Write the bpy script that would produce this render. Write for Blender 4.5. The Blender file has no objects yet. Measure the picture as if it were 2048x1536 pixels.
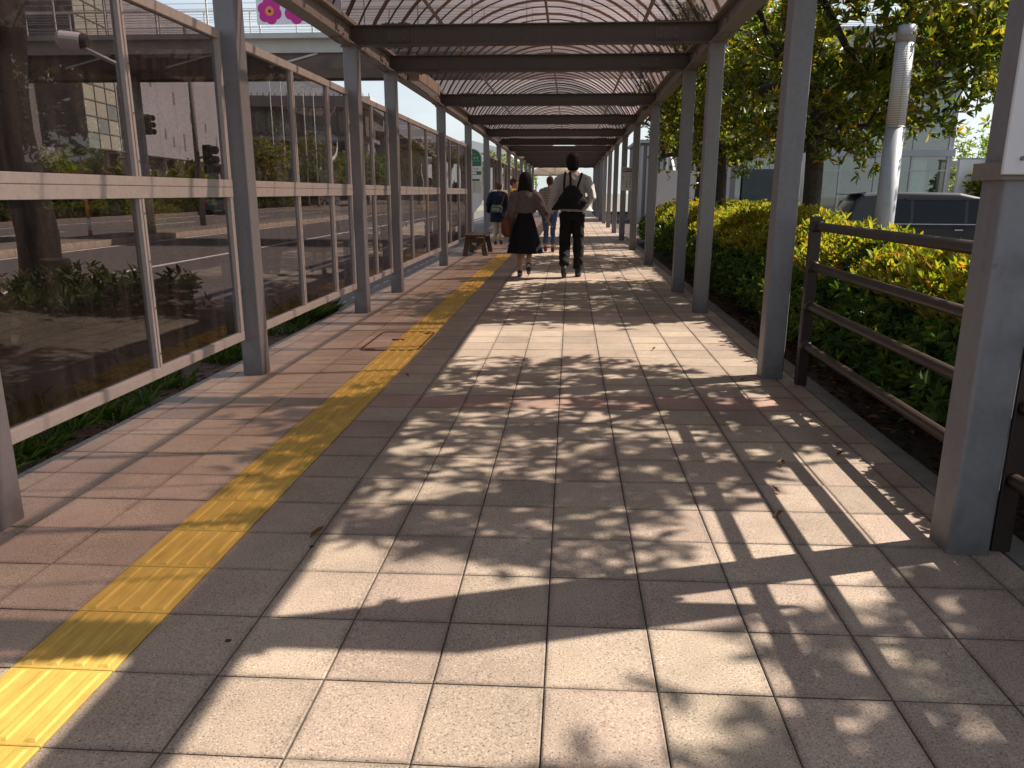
import bpy, bmesh, math, random
import numpy as np
from mathutils import Vector, Matrix
from mathutils import noise as mnoise

R = math.radians
scene = bpy.context.scene
COL = scene.collection

# ------------------------------------------------------------------ camera
CAM_H = 1.30
def cam_axes(p, y, r):
    right = Vector((math.cos(y), math.sin(y), 0)); fwd = Vector((-math.sin(y), math.cos(y), 0)); up = Vector((0, 0, 1))
    f2 = math.cos(p) * fwd - math.sin(p) * up
    u2 = math.sin(p) * fwd + math.cos(p) * up
    r3 = math.cos(r) * right + math.sin(r) * u2
    u3 = -math.sin(r) * right + math.cos(r) * u2
    return r3, u3, f2
_r, _u, _f = cam_axes(R(14.15), R(4.2), R(0.2))
cam_data = bpy.data.cameras.new('camera')
cam = bpy.data.objects.new('camera', cam_data)
COL.objects.link(cam)
cam.matrix_world = Matrix(((_r.x, _u.x, -_f.x, 0), (_r.y, _u.y, -_f.y, 0), (_r.z, _u.z, -_f.z, CAM_H), (0, 0, 0, 1)))
cam_data.sensor_width = 36.0
cam_data.lens = 1520.0 / 2048.0 * 36.0
cam_data.clip_start = 0.05
cam_data.clip_end = 3000.0
scene.camera = cam

# ------------------------------------------------------------------ sky and sun
SUN = Vector((0.875, 0.265, 1.0)).normalized()
world = bpy.data.worlds.new('World'); scene.world = world
world.use_nodes = True
wn = world.node_tree.nodes; wl = world.node_tree.links
bg = wn['Background']
sky = wn.new('ShaderNodeTexSky'); sky.sky_type = 'NISHITA'; sky.sun_disc = False
sky.sun_elevation = math.asin(SUN.z); sky.sun_rotation = math.atan2(SUN.x, SUN.y)
sky.air_density = 1.0; sky.dust_density = 2.2; sky.ozone_density = 1.0
bg.inputs['Strength'].default_value = 0.078
# thin bright cloud and haze, thickest low in the sky all the way round
wtc = wn.new('ShaderNodeTexCoord'); wsep = wn.new('ShaderNodeSeparateXYZ'); wl.new(wtc.outputs['Generated'], wsep.inputs[0])
wmp = wn.new('ShaderNodeMapping'); wmp.inputs['Scale'].default_value = (2.2, 2.2, 6.0); wl.new(wtc.outputs['Generated'], wmp.inputs['Vector'])
wnz = wn.new('ShaderNodeTexNoise'); wnz.inputs['Scale'].default_value = 1.6; wnz.inputs['Detail'].default_value = 8; wnz.inputs['Roughness'].default_value = .6; wl.new(wmp.outputs[0], wnz.inputs['Vector'])
wc = wn.new('ShaderNodeMapRange'); wc.inputs['From Min'].default_value = .3; wc.inputs['From Max'].default_value = .62; wc.inputs['To Min'].default_value = .45; wc.inputs['To Max'].default_value = 1.0; wl.new(wnz.outputs['Fac'], wc.inputs['Value'])
wh = wn.new('ShaderNodeMapRange'); wh.inputs['From Min'].default_value = .0; wh.inputs['From Max'].default_value = .85; wh.inputs['To Min'].default_value = .95; wh.inputs['To Max'].default_value = .12; wl.new(wsep.outputs['Z'], wh.inputs['Value'])
wmu = wn.new('ShaderNodeMath'); wmu.operation = 'MULTIPLY'; wl.new(wc.outputs[0], wmu.inputs[0]); wl.new(wh.outputs[0], wmu.inputs[1])
wmx = wn.new('ShaderNodeMix'); wmx.data_type = 'RGBA'; wmx.inputs['B'].default_value = (6.0, 6.5, 6.7, 1)
wl.new(wmu.outputs[0], wmx.inputs['Factor']); wl.new(sky.outputs['Color'], wmx.inputs['A']); wl.new(wmx.outputs['Result'], bg.inputs['Color'])
sun_l = bpy.data.lights.new('sun', 'SUN'); sun_l.energy = 5.0; sun_l.angle = R(0.55); sun_l.color = (1.0, 0.915, 0.80)
sun_o = bpy.data.objects.new('sun', sun_l); COL.objects.link(sun_o)
sun_o.rotation_euler = SUN.to_track_quat('Z', 'Y').to_euler()
sun_o.location = (30, 10, 40)

scene.view_settings.view_transform = 'Standard'
scene.view_settings.look = 'None'
scene.view_settings.gamma = 1.0
scene.view_settings.use_curve_mapping = False
scene.view_settings.exposure = 1.0

# ------------------------------------------------------------------ mesh helpers
class MB:
    """collects geometry; build() links ONE mesh object"""
    def __init__(self, org=(0, 0, 0)):
        self.v = []; self.f = []; self.m = []; self.o = Vector(org); self.mi = 0
    def add(self, vs, fs):
        b = len(self.v)
        self.v += [tuple(Vector(p) - self.o) for p in vs]
        self.f += [tuple(i + b for i in q) for q in fs]
        self.m += [self.mi] * len(fs)
        return self
    def box(self, lo, hi, M=None):
        x0, y0, z0 = lo; x1, y1, z1 = hi
        vs = [Vector(p) for p in ((x0, y0, z0), (x1, y0, z0), (x1, y1, z0), (x0, y1, z0), (x0, y0, z1), (x1, y0, z1), (x1, y1, z1), (x0, y1, z1))]
        if M is not None: vs = [M @ p for p in vs]
        return self.add(vs, [(0, 3, 2, 1), (4, 5, 6, 7), (0, 1, 5, 4), (1, 2, 6, 5), (2, 3, 7, 6), (3, 0, 4, 7)])
    def bar(self, p, q, w, h, up=(0, 0, 1)):
        p = Vector(p); q = Vector(q); d = (q - p).normalized(); up = Vector(up)
        s = d.cross(up)
        if s.length < 1e-4: s = d.cross(Vector((1, 0, 0)))
        s.normalize(); u = s.cross(d)
        vs = []
        for c in (p, q):
            for a, b in ((-1, -1), (1, -1), (1, 1), (-1, 1)): vs.append(c + s * a * w / 2 + u * b * h / 2)
        return self.add(vs, [(0, 3, 2, 1)[::-1], (4, 5, 6, 7)[::-1], (0, 1, 5, 4)[::-1], (1, 2, 6, 5)[::-1], (2, 3, 7, 6)[::-1], (3, 0, 4, 7)[::-1]])
    def tube(self, pts, rad, n=10, caps=True, round_ends=False):
        pts = [Vector(p) for p in pts]
        if not isinstance(rad, (list, tuple)): rad = [rad] * len(pts)
        rad = list(rad)
        if round_ends:
            d0 = (pts[0] - pts[1]).normalized(); d1 = (pts[-1] - pts[-2]).normalized()
            r0, r1 = rad[0], rad[-1]
            pts = [pts[0] + d0 * r0, pts[0] + d0 * r0 * .7] + pts + [pts[-1] + d1 * r1 * .7, pts[-1] + d1 * r1]
            rad = [r0 * .15, r0 * .7] + rad + [r1 * .7, r1 * .15]
        ref = None; vs = []
        for i, p in enumerate(pts):
            a = pts[max(i - 1, 0)]; b = pts[min(i + 1, len(pts) - 1)]
            d = (b - a)
            if d.length < 1e-7: d = Vector((0, 0, 1))
            d.normalize()
            if ref is None:
                ref = Vector((0, 0, 1)) if abs(d.z) < .9 else Vector((1, 0, 0))
            s = d.cross(ref); s.normalize(); u = s.cross(d); ref = u
            for k in range(n):
                t = 2 * math.pi * k / n
                vs.append(p + (s * math.cos(t) + u * math.sin(t)) * rad[i])
        fs = []
        for i in range(len(pts) - 1):
            for k in range(n):
                k2 = (k + 1) % n
                fs.append((i * n + k, i * n + k2, (i + 1) * n + k2, (i + 1) * n + k))
        if caps:
            fs.append(tuple(range(n))[::-1]); fs.append(tuple((len(pts) - 1) * n + k for k in range(n)))
        return self.add(vs, fs)
    def loft(self, rings, n=18, caps=True):
        """rings: (x, y, z, rx, ry) horizontal ellipses"""
        vs = []; fs = []
        for (x, y, z, rx, ry) in rings:
            for k in range(n):
                t = 2 * math.pi * k / n
                vs.append(Vector((x + rx * math.cos(t), y + ry * math.sin(t), z)))
        for i in range(len(rings) - 1):
            for k in range(n):
                k2 = (k + 1) % n
                fs.append((i * n + k, i * n + k2, (i + 1) * n + k2, (i + 1) * n + k))
        if caps:
            fs.append(tuple(range(n))[::-1]); fs.append(tuple((len(rings) - 1) * n + k for k in range(n)))
        return self.add(vs, fs)
    def prism(self, outline, axis, a, b):
        """outline: list of 2D points, extruded along axis ('x','y','z') from a to b"""
        def P(u, v, w):
            return {'x': (w, u, v), 'y': (u, w, v), 'z': (u, v, w)}[axis]
        n = len(outline)
        vs = [P(u, v, a) for u, v in outline] + [P(u, v, b) for u, v in outline]
        fs = [tuple(range(n)), tuple(range(2 * n - 1, n - 1, -1))]
        for k in range(n):
            k2 = (k + 1) % n
            fs.append((k, n + k, n + k2, k2))
        return self.add(vs, fs)
    def build(self, name, mat, parent=None, smooth=False, bevel=0, normals=True):
        me = bpy.data.meshes.new(name)
        me.from_pydata(self.v, [], self.f)
        mats = mat if isinstance(mat, (list, tuple)) else [mat]
        for m in mats: me.materials.append(m)
        if len(mats) > 1: me.polygons.foreach_set('material_index', self.m)
        if normals:
            bm = bmesh.new(); bm.from_mesh(me); bmesh.ops.recalc_face_normals(bm, faces=bm.faces); bm.to_mesh(me); bm.free()
        if smooth: me.polygons.foreach_set('use_smooth', [True] * len(me.polygons))
        me.update()
        o = bpy.data.objects.new(name, me); COL.objects.link(o)
        o.location = self.o if parent is None else (0, 0, 0)
        if parent is not None: o.parent = parent
        if bevel:
            b = o.modifiers.new('bevel', 'BEVEL'); b.width = bevel; b.segments = 2; b.limit_method = 'ANGLE'; b.angle_limit = R(40)
        return o

def tag(o, label=None, cat=None, group=None, kind=None):
    if label: o['label'] = label
    if cat: o['category'] = cat
    if group: o['group'] = group
    if kind: o['kind'] = kind
    return o
def thing(name, label, cat, loc=(0, 0, 0), rz=0, group=None):
    o = bpy.data.objects.new(name, None); COL.objects.link(o)
    o.empty_display_size = .2; o.location = loc; o.rotation_euler = (0, 0, rz)
    return tag(o, label, cat, group)
def structure(o): o['kind'] = 'structure'; return o
def copy_tree(o, parent=None):
    c = o.copy(); COL.objects.link(c); c.parent = parent
    for ch in o.children: copy_tree(ch, c)
    return c
def link_copy(name, me, parent, loc, rot=(0, 0, 0)):
    o = bpy.data.objects.new(name, me); COL.objects.link(o); o.parent = parent; o.location = loc; o.rotation_euler = rot
    return o
def np_mesh(name, verts, quads, mat, parent=None, smooth=False):
    me = bpy.data.meshes.new(name)
    nv = len(verts); nf = len(quads); k = quads.shape[1]
    me.vertices.add(nv); me.vertices.foreach_set('co', np.asarray(verts, np.float32).ravel())
    me.loops.add(nf * k); me.loops.foreach_set('vertex_index', np.asarray(quads, np.int32).ravel())
    me.polygons.add(nf); me.polygons.foreach_set('loop_start', np.arange(nf, dtype=np.int32) * k)
    me.update(calc_edges=True); me.validate()
    me.materials.append(mat)
    if smooth: me.polygons.foreach_set('use_smooth', [True] * nf)
    o = bpy.data.objects.new(name, me); COL.objects.link(o)
    if parent is not None: o.parent = parent
    return o

# ------------------------------------------------------------------ materials
def mk(name):
    m = bpy.data.materials.new(name); m.use_nodes = True
    nt = m.node_tree; bs = nt.nodes['Principled BSDF']
    return m, nt, nt.nodes, nt.links, bs
def ramp(n, stops):
    r = n.new('ShaderNodeValToRGB'); e = r.color_ramp.elements
    while len(e) > 1: e.remove(e[-1])
    e[0].position = stops[0][0]; e[0].color = (*stops[0][1], 1)
    for p, c in stops[1:]:
        q = e.new(p); q.color = (*c, 1)
    return r
def scaled(c, k): return tuple(min(1, x * k) for x in c)
def mat(name, col, rough=.6, metal=0., var=.15, scale=6., bump=0., bscale=60., spec=.5, coords='Object', detail=5., coat=0.):
    m, nt, n, l, b = mk(name)
    tc = n.new('ShaderNodeTexCoord'); nz = n.new('ShaderNodeTexNoise')
    nz.inputs['Scale'].default_value = scale; nz.inputs['Detail'].default_value = detail; nz.inputs['Roughness'].default_value = .65
    l.new(tc.outputs[coords], nz.inputs['Vector'])
    rp = ramp(n, [(.28, scaled(col, 1 - var)), (.72, scaled(col, 1 + var))])
    l.new(nz.outputs['Fac'], rp.inputs['Fac']); l.new(rp.outputs['Color'], b.inputs['Base Color'])
    b.inputs['Roughness'].default_value = rough; b.inputs['Metallic'].default_value = metal
    b.inputs['Specular IOR Level'].default_value = spec
    if coat: b.inputs['Coat Weight'].default_value = coat; b.inputs['Coat Roughness'].default_value = .05
    if bump:
        n2 = n.new('ShaderNodeTexNoise'); n2.inputs['Scale'].default_value = bscale; n2.inputs['Detail'].default_value = 4
        l.new(tc.outputs[coords], n2.inputs['Vector'])
        bp = n.new('ShaderNodeBump'); bp.inputs['Strength'].default_value = bump; bp.inputs['Distance'].default_value = .01
        l.new(n2.outputs['Fac'], bp.inputs['Height']); l.new(bp.outputs['Normal'], b.inputs['Normal'])
    return m

PITCH = 0.305; X0 = -0.042; Y0 = 1.80; SLOPE = 0.014     # paving module and cross fall
def paving_mat(name, base, dark, light, tilevar=.15):
    m, nt, n, l, b = mk(name)
    geo = n.new('ShaderNodeNewGeometry')
    # per-tile tone from the paving grid
    off = n.new('ShaderNodeVectorMath'); off.operation = 'SUBTRACT'; off.inputs[1].default_value = (X0, Y0, 0)
    l.new(geo.outputs['Position'], off.inputs[0])
    sc = n.new('ShaderNodeVectorMath'); sc.operation = 'MULTIPLY'; sc.inputs[1].default_value = (1 / PITCH, 1 / PITCH, 0)
    l.new(off.outputs[0], sc.inputs[0])
    fl = n.new('ShaderNodeVectorMath'); fl.operation = 'FLOOR'; l.new(sc.outputs[0], fl.inputs[0])
    wnz = n.new('ShaderNodeTexWhiteNoise'); wnz.noise_dimensions = '2D'; l.new(fl.outputs[0], wnz.inputs['Vector'])
    # aggregate speckle
    sp = n.new('ShaderNodeTexNoise'); sp.inputs['Scale'].default_value = 170; sp.inputs['Detail'].default_value = 3; sp.inputs['Roughness'].default_value = .7
    l.new(geo.outputs['Position'], sp.inputs['Vector'])
    rp = ramp(n, [(.33, dark), (.45, base), (.56, base), (.69, light)])
    l.new(sp.outputs['Fac'], rp.inputs['Fac'])
    # larger stains
    st = n.new('ShaderNodeTexNoise'); st.inputs['Scale'].default_value = 1.7; st.inputs['Detail'].default_value = 6; st.inputs['Roughness'].default_value = .7
    l.new(geo.outputs['Position'], st.inputs['Vector'])
    mr = n.new('ShaderNodeMapRange'); mr.inputs['From Min'].default_value = .3; mr.inputs['From Max'].default_value = .7; mr.inputs['To Min'].default_value = .74; mr.inputs['To Max'].default_value = 1.16
    l.new(st.outputs['Fac'], mr.inputs['Value'])
    mr2 = n.new('ShaderNodeMapRange'); mr2.inputs['To Min'].default_value = 1 - tilevar; mr2.inputs['To Max'].default_value = 1 + tilevar
    l.new(wnz.outputs['Value'], mr2.inputs['Value'])
    mu = n.new('ShaderNodeMath'); mu.operation = 'MULTIPLY'; l.new(mr.outputs[0], mu.inputs[0]); l.new(mr2.outputs[0], mu.inputs[1])
    fr = n.new('ShaderNodeVectorMath'); fr.operation = 'FRACTION'; l.new(sc.outputs[0], fr.inputs[0])
    ct = n.new('ShaderNodeVectorMath'); ct.operation = 'SUBTRACT'; ct.inputs[1].default_value = (.5, .5, 0); l.new(fr.outputs[0], ct.inputs[0])
    ab = n.new('ShaderNodeVectorMath'); ab.operation = 'ABSOLUTE'; l.new(ct.outputs[0], ab.inputs[0])
    sx = n.new('ShaderNodeSeparateXYZ'); l.new(ab.outputs[0], sx.inputs[0])
    mxx = n.new('ShaderNodeMath'); mxx.operation = 'MAXIMUM'; l.new(sx.outputs['X'], mxx.inputs[0]); l.new(sx.outputs['Y'], mxx.inputs[1])
    gn = n.new('ShaderNodeTexNoise'); gn.inputs['Scale'].default_value = 9; gn.inputs['Detail'].default_value = 6; l.new(geo.outputs['Position'], gn.inputs['Vector'])
    ga = n.new('ShaderNodeMath'); ga.operation = 'MULTIPLY_ADD'; ga.inputs[1].default_value = .12; l.new(gn.outputs['Fac'], ga.inputs[0]); l.new(mxx.outputs[0], ga.inputs[2])
    ge = n.new('ShaderNodeMapRange'); ge.inputs['From Min'].default_value = .49; ge.inputs['From Max'].default_value = .56; ge.inputs['To Min'].default_value = 1.0; ge.inputs['To Max'].default_value = .66; l.new(ga.outputs[0], ge.inputs['Value'])
    mu0 = mu; mu = n.new('ShaderNodeMath'); mu.operation = 'MULTIPLY'; l.new(mu0.outputs[0], mu.inputs[0]); l.new(ge.outputs[0], mu.inputs[1])
    mx = n.new('ShaderNodeVectorMath'); mx.operation = 'SCALE'; l.new(rp.outputs['Color'], mx.inputs[0]); l.new(mu.outputs[0], mx.inputs['Scale'])
    hs = n.new('ShaderNodeHueSaturation'); l.new(mx.outputs[0], hs.inputs['Color'])
    mr3 = n.new('ShaderNodeMapRange'); mr3.inputs['To Min'].default_value = .488; mr3.inputs['To Max'].default_value = .512
    l.new(wnz.outputs['Color'], mr3.inputs['Value']); l.new(mr3.outputs[0], hs.inputs['Hue'])
    l.new(hs.outputs[0], b.inputs['Base Color'])
    b.inputs['Roughness'].default_value = .72
    bp = n.new('ShaderNodeBump'); bp.inputs['Strength'].default_value = .35; bp.inputs['Distance'].default_value = .002
    l.new(sp.outputs['Fac'], bp.inputs['Height']); l.new(bp.outputs['Normal'], b.inputs['Normal'])
    return m
M = {}
M['tile'] = paving_mat('granite_paver', (.315, .240, .182), (.072, .050, .038), (.50, .415, .335))
M['tile_red'] = paving_mat('red_paver', (.30, .19, .145), (.10, .06, .046), (.45, .33, .27))
M['joint'] = mat('paver_joint', (.075, .058, .046), .95, var=.5, scale=20)
def tactile_mat():
    m, nt, n, l, b = mk('yellow_tactile'); geo = n.new('ShaderNodeNewGeometry')
    a = n.new('ShaderNodeTexNoise'); a.inputs['Scale'].default_value = 2.3; a.inputs['Detail'].default_value = 9; a.inputs['Roughness'].default_value = .72; l.new(geo.outputs['Position'], a.inputs['Vector'])
    mp = n.new('ShaderNodeMapping'); mp.inputs['Scale'].default_value = (60, 5, 1); l.new(geo.outputs['Position'], mp.inputs['Vector'])
    c = n.new('ShaderNodeTexNoise'); c.inputs['Scale'].default_value = 1.; c.inputs['Detail'].default_value = 5; l.new(mp.outputs[0], c.inputs['Vector'])
    av = n.new('ShaderNodeMath'); av.operation = 'MULTIPLY_ADD'; av.inputs[1].default_value = .45; l.new(c.outputs['Fac'], av.inputs[0])
    a2 = n.new('ShaderNodeMath'); a2.operation = 'MULTIPLY'; a2.inputs[1].default_value = .55; l.new(a.outputs['Fac'], a2.inputs[0]); l.new(a2.outputs[0], av.inputs[2])
    rp = ramp(n, [(.30, (.20, .125, .035)), (.43, (.40, .26, .055)), (.56, (.48, .32, .068)), (.72, (.55, .40, .12))]); l.new(av.outputs[0], rp.inputs['Fac']); l.new(rp.outputs['Color'], b.inputs['Base Color'])
    b.inputs['Roughness'].default_value = .65; b.inputs['Specular IOR Level'].default_value = .3
    f = n.new('ShaderNodeTexNoise'); f.inputs['Scale'].default_value = 260; l.new(geo.outputs['Position'], f.inputs['Vector'])
    bp = n.new('ShaderNodeBump'); bp.inputs['Strength'].default_value = .25; bp.inputs['Distance'].default_value = .002; l.new(f.outputs['Fac'], bp.inputs['Height']); l.new(bp.outputs['Normal'], b.inputs['Normal'])
    return m
M['tactile'] = tactile_mat()
M['tactile_worn'] = M['tactile']
M['concrete'] = mat('kerb_concrete', (.15, .125, .105), .85, var=.3, scale=7, bump=.3, bscale=90)
M['pale_kerb'] = mat('pale_kerb', (.42, .42, .42), .8, var=.2, scale=9)
M['soil'] = mat('bed_soil', (.055, .04, .028), .95, var=.6, scale=14, bump=1.0, bscale=40, detail=10)
M['asphalt'] = mat('asphalt', (.105, .095, .09), .85, var=.22, scale=3, bump=.35, bscale=150, detail=10)
M['asphalt2'] = mat('car_park_asphalt', (.07, .068, .068), .85, var=.25, scale=3, bump=.35, bscale=150, detail=10)
M['paint'] = mat('road_paint', (.72, .70, .66), .7, var=.15, scale=12)
M['ground'] = mat('far_ground', (.17, .15, .12), .95, var=.3, scale=.3)
def steel(name, col, rough=.5, metal=.25):
    # galvanised or painted steel: streaks running down, spots
    m, nt, n, l, b = mk(name)
    tc = n.new('ShaderNodeTexCoord'); mp = n.new('ShaderNodeMapping'); mp.inputs['Scale'].default_value = (14, 14, 1.6)
    l.new(tc.outputs['Object'], mp.inputs['Vector'])
    a = n.new('ShaderNodeTexNoise'); a.inputs['Scale'].default_value = 1.4; a.inputs['Detail'].default_value = 8; a.inputs['Roughness'].default_value = .7
    l.new(mp.outputs[0], a.inputs['Vector'])
    c = n.new('ShaderNodeTexNoise'); c.inputs['Scale'].default_value = 34; c.inputs['Detail'].default_value = 3
    l.new(tc.outputs['Object'], c.inputs['Vector'])
    ad = n.new('ShaderNodeMath'); ad.operation = 'MULTIPLY_ADD'; ad.inputs[1].default_value = .45; l.new(c.outputs['Fac'], ad.inputs[0])
    s2 = n.new('ShaderNodeMath'); s2.operation = 'MULTIPLY'; s2.inputs[1].default_value = .55; l.new(a.outputs['Fac'], s2.inputs[0]); l.new(s2.outputs[0], ad.inputs[2])
    rp = ramp(n, [(.3, scaled(col, .82)), (.47, scaled(col, .98)), (.66, scaled(col, 1.09))])
    l.new(ad.outputs[0], rp.inputs['Fac'])
    geo = n.new('ShaderNodeNewGeometry'); sp = n.new('ShaderNodeSeparateXYZ'); l.new(geo.outputs['Position'], sp.inputs[0])
    dz = n.new('ShaderNodeTexNoise'); dz.inputs['Scale'].default_value = 11; dz.inputs['Detail'].default_value = 7; l.new(geo.outputs['Position'], dz.inputs['Vector'])
    da = n.new('ShaderNodeMath'); da.operation = 'MULTIPLY_ADD'; da.inputs[1].default_value = -.35; l.new(dz.outputs['Fac'], da.inputs[0]); l.new(sp.outputs['Z'], da.inputs[2])
    dr = n.new('ShaderNodeMapRange'); dr.inputs['From Min'].default_value = -.2; dr.inputs['From Max'].default_value = .08; dr.inputs['To Min'].default_value = .75; dr.inputs['To Max'].default_value = 0; l.new(da.outputs[0], dr.inputs['Value'])
    sc = n.new('ShaderNodeTexNoise'); sc.inputs['Scale'].default_value = 45; sc.inputs['Detail'].default_value = 2; m3 = n.new('ShaderNodeMapping'); m3.inputs['Scale'].default_value = (1, 1, .35); l.new(geo.outputs['Position'], m3.inputs['Vector']); l.new(m3.outputs[0], sc.inputs['Vector'])
    sr = n.new('ShaderNodeMapRange'); sr.inputs['From Min'].default_value = .70; sr.inputs['From Max'].default_value = .76; sr.inputs['To Max'].default_value = .45; l.new(sc.outputs['Fac'], sr.inputs['Value'])
    mxm = n.new('ShaderNodeMath'); mxm.operation = 'MAXIMUM'; l.new(dr.outputs[0], mxm.inputs[0]); l.new(sr.outputs[0], mxm.inputs[1])
    mc = n.new('ShaderNodeMix'); mc.data_type = 'RGBA'; mc.inputs['B'].default_value = (*scaled((col[0], col[1] * .88, col[2] * .78), .4), 1); l.new(mxm.outputs[0], mc.inputs['Factor']); l.new(rp.outputs['Color'], mc.inputs['A']); l.new(mc.outputs['Result'], b.inputs['Base Color'])
    b.inputs['Roughness'].default_value = rough; b.inputs['Metallic'].default_value = metal
    return m
M['post'] = steel('galvanised_post', (.205, .20, .21), .5, .2)
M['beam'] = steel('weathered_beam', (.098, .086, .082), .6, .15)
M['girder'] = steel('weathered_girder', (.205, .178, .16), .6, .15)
M['bolt'] = mat('bolt_steel', (.17, .15, .14), .5, .4, var=.2)
M['alu'] = steel('screen_aluminium', (.43, .395, .375), .42, .2)
M['rib'] = mat('roof_rib', (.30, .235, .19), .6, .1, var=.2)
M['seam'] = mat('roof_seam', (.08, .06, .055), .6, 0, var=.2)
M['brown'] = steel('brown_rail', (.042, .027, .023), .38, .1)
M['white_panel'] = mat('white_panel', (.66, .63, .63), .5, var=.06, scale=3)
M['wood'] = mat('bench_wood', (.075, .048, .032), .5, var=.4, scale=9, bump=.2, bscale=50)
M['black'] = mat('black_print', (.015, .013, .013), .7, var=.1)
M['grey_pole'] = mat('grey_pole', (.40, .40, .41), .45, .3, var=.12)
M['white_paint'] = mat('white_paint', (.70, .69, .68), .45, var=.06)

def sheet_mat(name, tint, trans_col, fac_trans, gloss=.06, rough=.15):
    """tinted plastic sheet: part goes straight through, part is scattered"""
    m, nt, n, l, b = mk(name); n.remove(b)
    out = n['Material Output']
    tr = n.new('ShaderNodeBsdfTransparent'); tr.inputs['Color'].default_value = (*tint, 1)
    tl = n.new('ShaderNodeBsdfTranslucent')
    geo = n.new('ShaderNodeNewGeometry'); nz = n.new('ShaderNodeTexNoise'); nz.inputs['Scale'].default_value = 1.1; nz.inputs['Detail'].default_value = 7; nz.inputs['Roughness'].default_value = .7
    l.new(geo.outputs['Position'], nz.inputs['Vector'])
    rp = ramp(n, [(.3, scaled(trans_col, .75)), (.7, scaled(trans_col, 1.25))]); l.new(nz.outputs['Fac'], rp.inputs['Fac']); l.new(rp.outputs['Color'], tl.inputs['Color'])
    mx = n.new('ShaderNodeMixShader'); mx.inputs['Fac'].default_value = fac_trans
    l.new(tr.outputs[0], mx.inputs[1]); l.new(tl.outputs[0], mx.inputs[2])
    gl = n.new('ShaderNodeBsdfGlossy'); gl.inputs['Roughness'].default_value = rough
    m2 = n.new('ShaderNodeMixShader'); m2.inputs['Fac'].default_value = gloss
    l.new(mx.outputs[0], m2.inputs[1]); l.new(gl.outputs[0], m2.inputs[2])
    l.new(m2.outputs[0], out.inputs['Surface'])
    return m
M['poly'] = sheet_mat('bronze_polycarbonate', (.52, .385, .345), (.16, .125, .125), .46)
M['poly_rib'] = sheet_mat('polycarbonate_rib', (.44, .31, .25), (.26, .19, .15), .60)
M['far_poly'] = sheet_mat('grey_polycarbonate', (.6, .56, .52), (.62, .56, .50), .75)
def glass_mat(name, tint, base=.05, power=4., amount=.75, rough=.0, ripple=.0, dirt=0):
    m, nt, n, l, b = mk(name); n.remove(b)
    out = n['Material Output']
    tr = n.new('ShaderNodeBsdfTransparent'); tr.inputs['Color'].default_value = (*tint, 1)
    gl = n.new('ShaderNodeBsdfGlossy'); gl.inputs['Roughness'].default_value = rough; gl.inputs['Color'].default_value = (.95, .93, .92, 1)
    lw = n.new('ShaderNodeLayerWeight'); lw.inputs['Blend'].default_value = .5
    pw = n.new('ShaderNodeMath'); pw.operation = 'POWER'; pw.inputs[1].default_value = power; l.new(lw.outputs['Facing'], pw.inputs[0])
    ma = n.new('ShaderNodeMath'); ma.operation = 'MULTIPLY_ADD'; ma.inputs[1].default_value = amount; ma.inputs[2].default_value = base; l.new(pw.outputs[0], ma.inputs[0])
    mx = n.new('ShaderNodeMixShader'); l.new(ma.outputs[0], mx.inputs['Fac']); l.new(tr.outputs[0], mx.inputs[1]); l.new(gl.outputs[0], mx.inputs[2])
    l.new(mx.outputs[0], out.inputs['Surface'])
    if dirt:
        g0 = n.new('ShaderNodeNewGeometry'); mp = n.new('ShaderNodeMapping'); mp.inputs['Scale'].default_value = (9, 9, 1.2); l.new(g0.outputs['Position'], mp.inputs['Vector'])
        dz = n.new('ShaderNodeTexNoise'); dz.inputs['Scale'].default_value = 1.6; dz.inputs['Detail'].default_value = 8; dz.inputs['Roughness'].default_value = .75; l.new(mp.outputs[0], dz.inputs['Vector'])
        dm = n.new('ShaderNodeMapRange'); dm.inputs['From Min'].default_value = .42; dm.inputs['From Max'].default_value = .75; dm.inputs['To Max'].default_value = dirt * 2; dm.inputs['To Min'].default_value = dirt * .15; l.new(dz.outputs['Fac'], dm.inputs['Value'])
        dd = n.new('ShaderNodeBsdfDiffuse'); dd.inputs['Color'].default_value = (.35, .30, .26, 1)
        m3 = n.new('ShaderNodeMixShader'); l.new(dm.outputs[0], m3.inputs['Fac']); l.new(mx.outputs[0], m3.inputs[1]); l.new(dd.outputs[0], m3.inputs[2]); l.new(m3.outputs[0], out.inputs['Surface'])
    if ripple:
        geo = n.new('ShaderNodeNewGeometry'); nz = n.new('ShaderNodeTexNoise'); nz.inputs['Scale'].default_value = 1.3; nz.inputs['Detail'].default_value = 1
        l.new(geo.outputs['Position'], nz.inputs['Vector'])
        bp = n.new('ShaderNodeBump'); bp.inputs['Strength'].default_value = ripple; bp.inputs['Distance'].default_value = .02
        l.new(nz.outputs['Fac'], bp.inputs['Height']); l.new(bp.outputs['Normal'], gl.inputs['Normal'])
    return m
M['smoke'] = glass_mat('smoked_acrylic', (.51, .47, .47), .038, 4.0, .45, 0, .2, dirt=.04)
M['bglass'] = glass_mat('building_glass', (.66, .78, .75), .15, 3, .6, .02)
M['carglass'] = mat('car_glass', (.010, .012, .016), .06, 0, var=.1, spec=.2)

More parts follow.
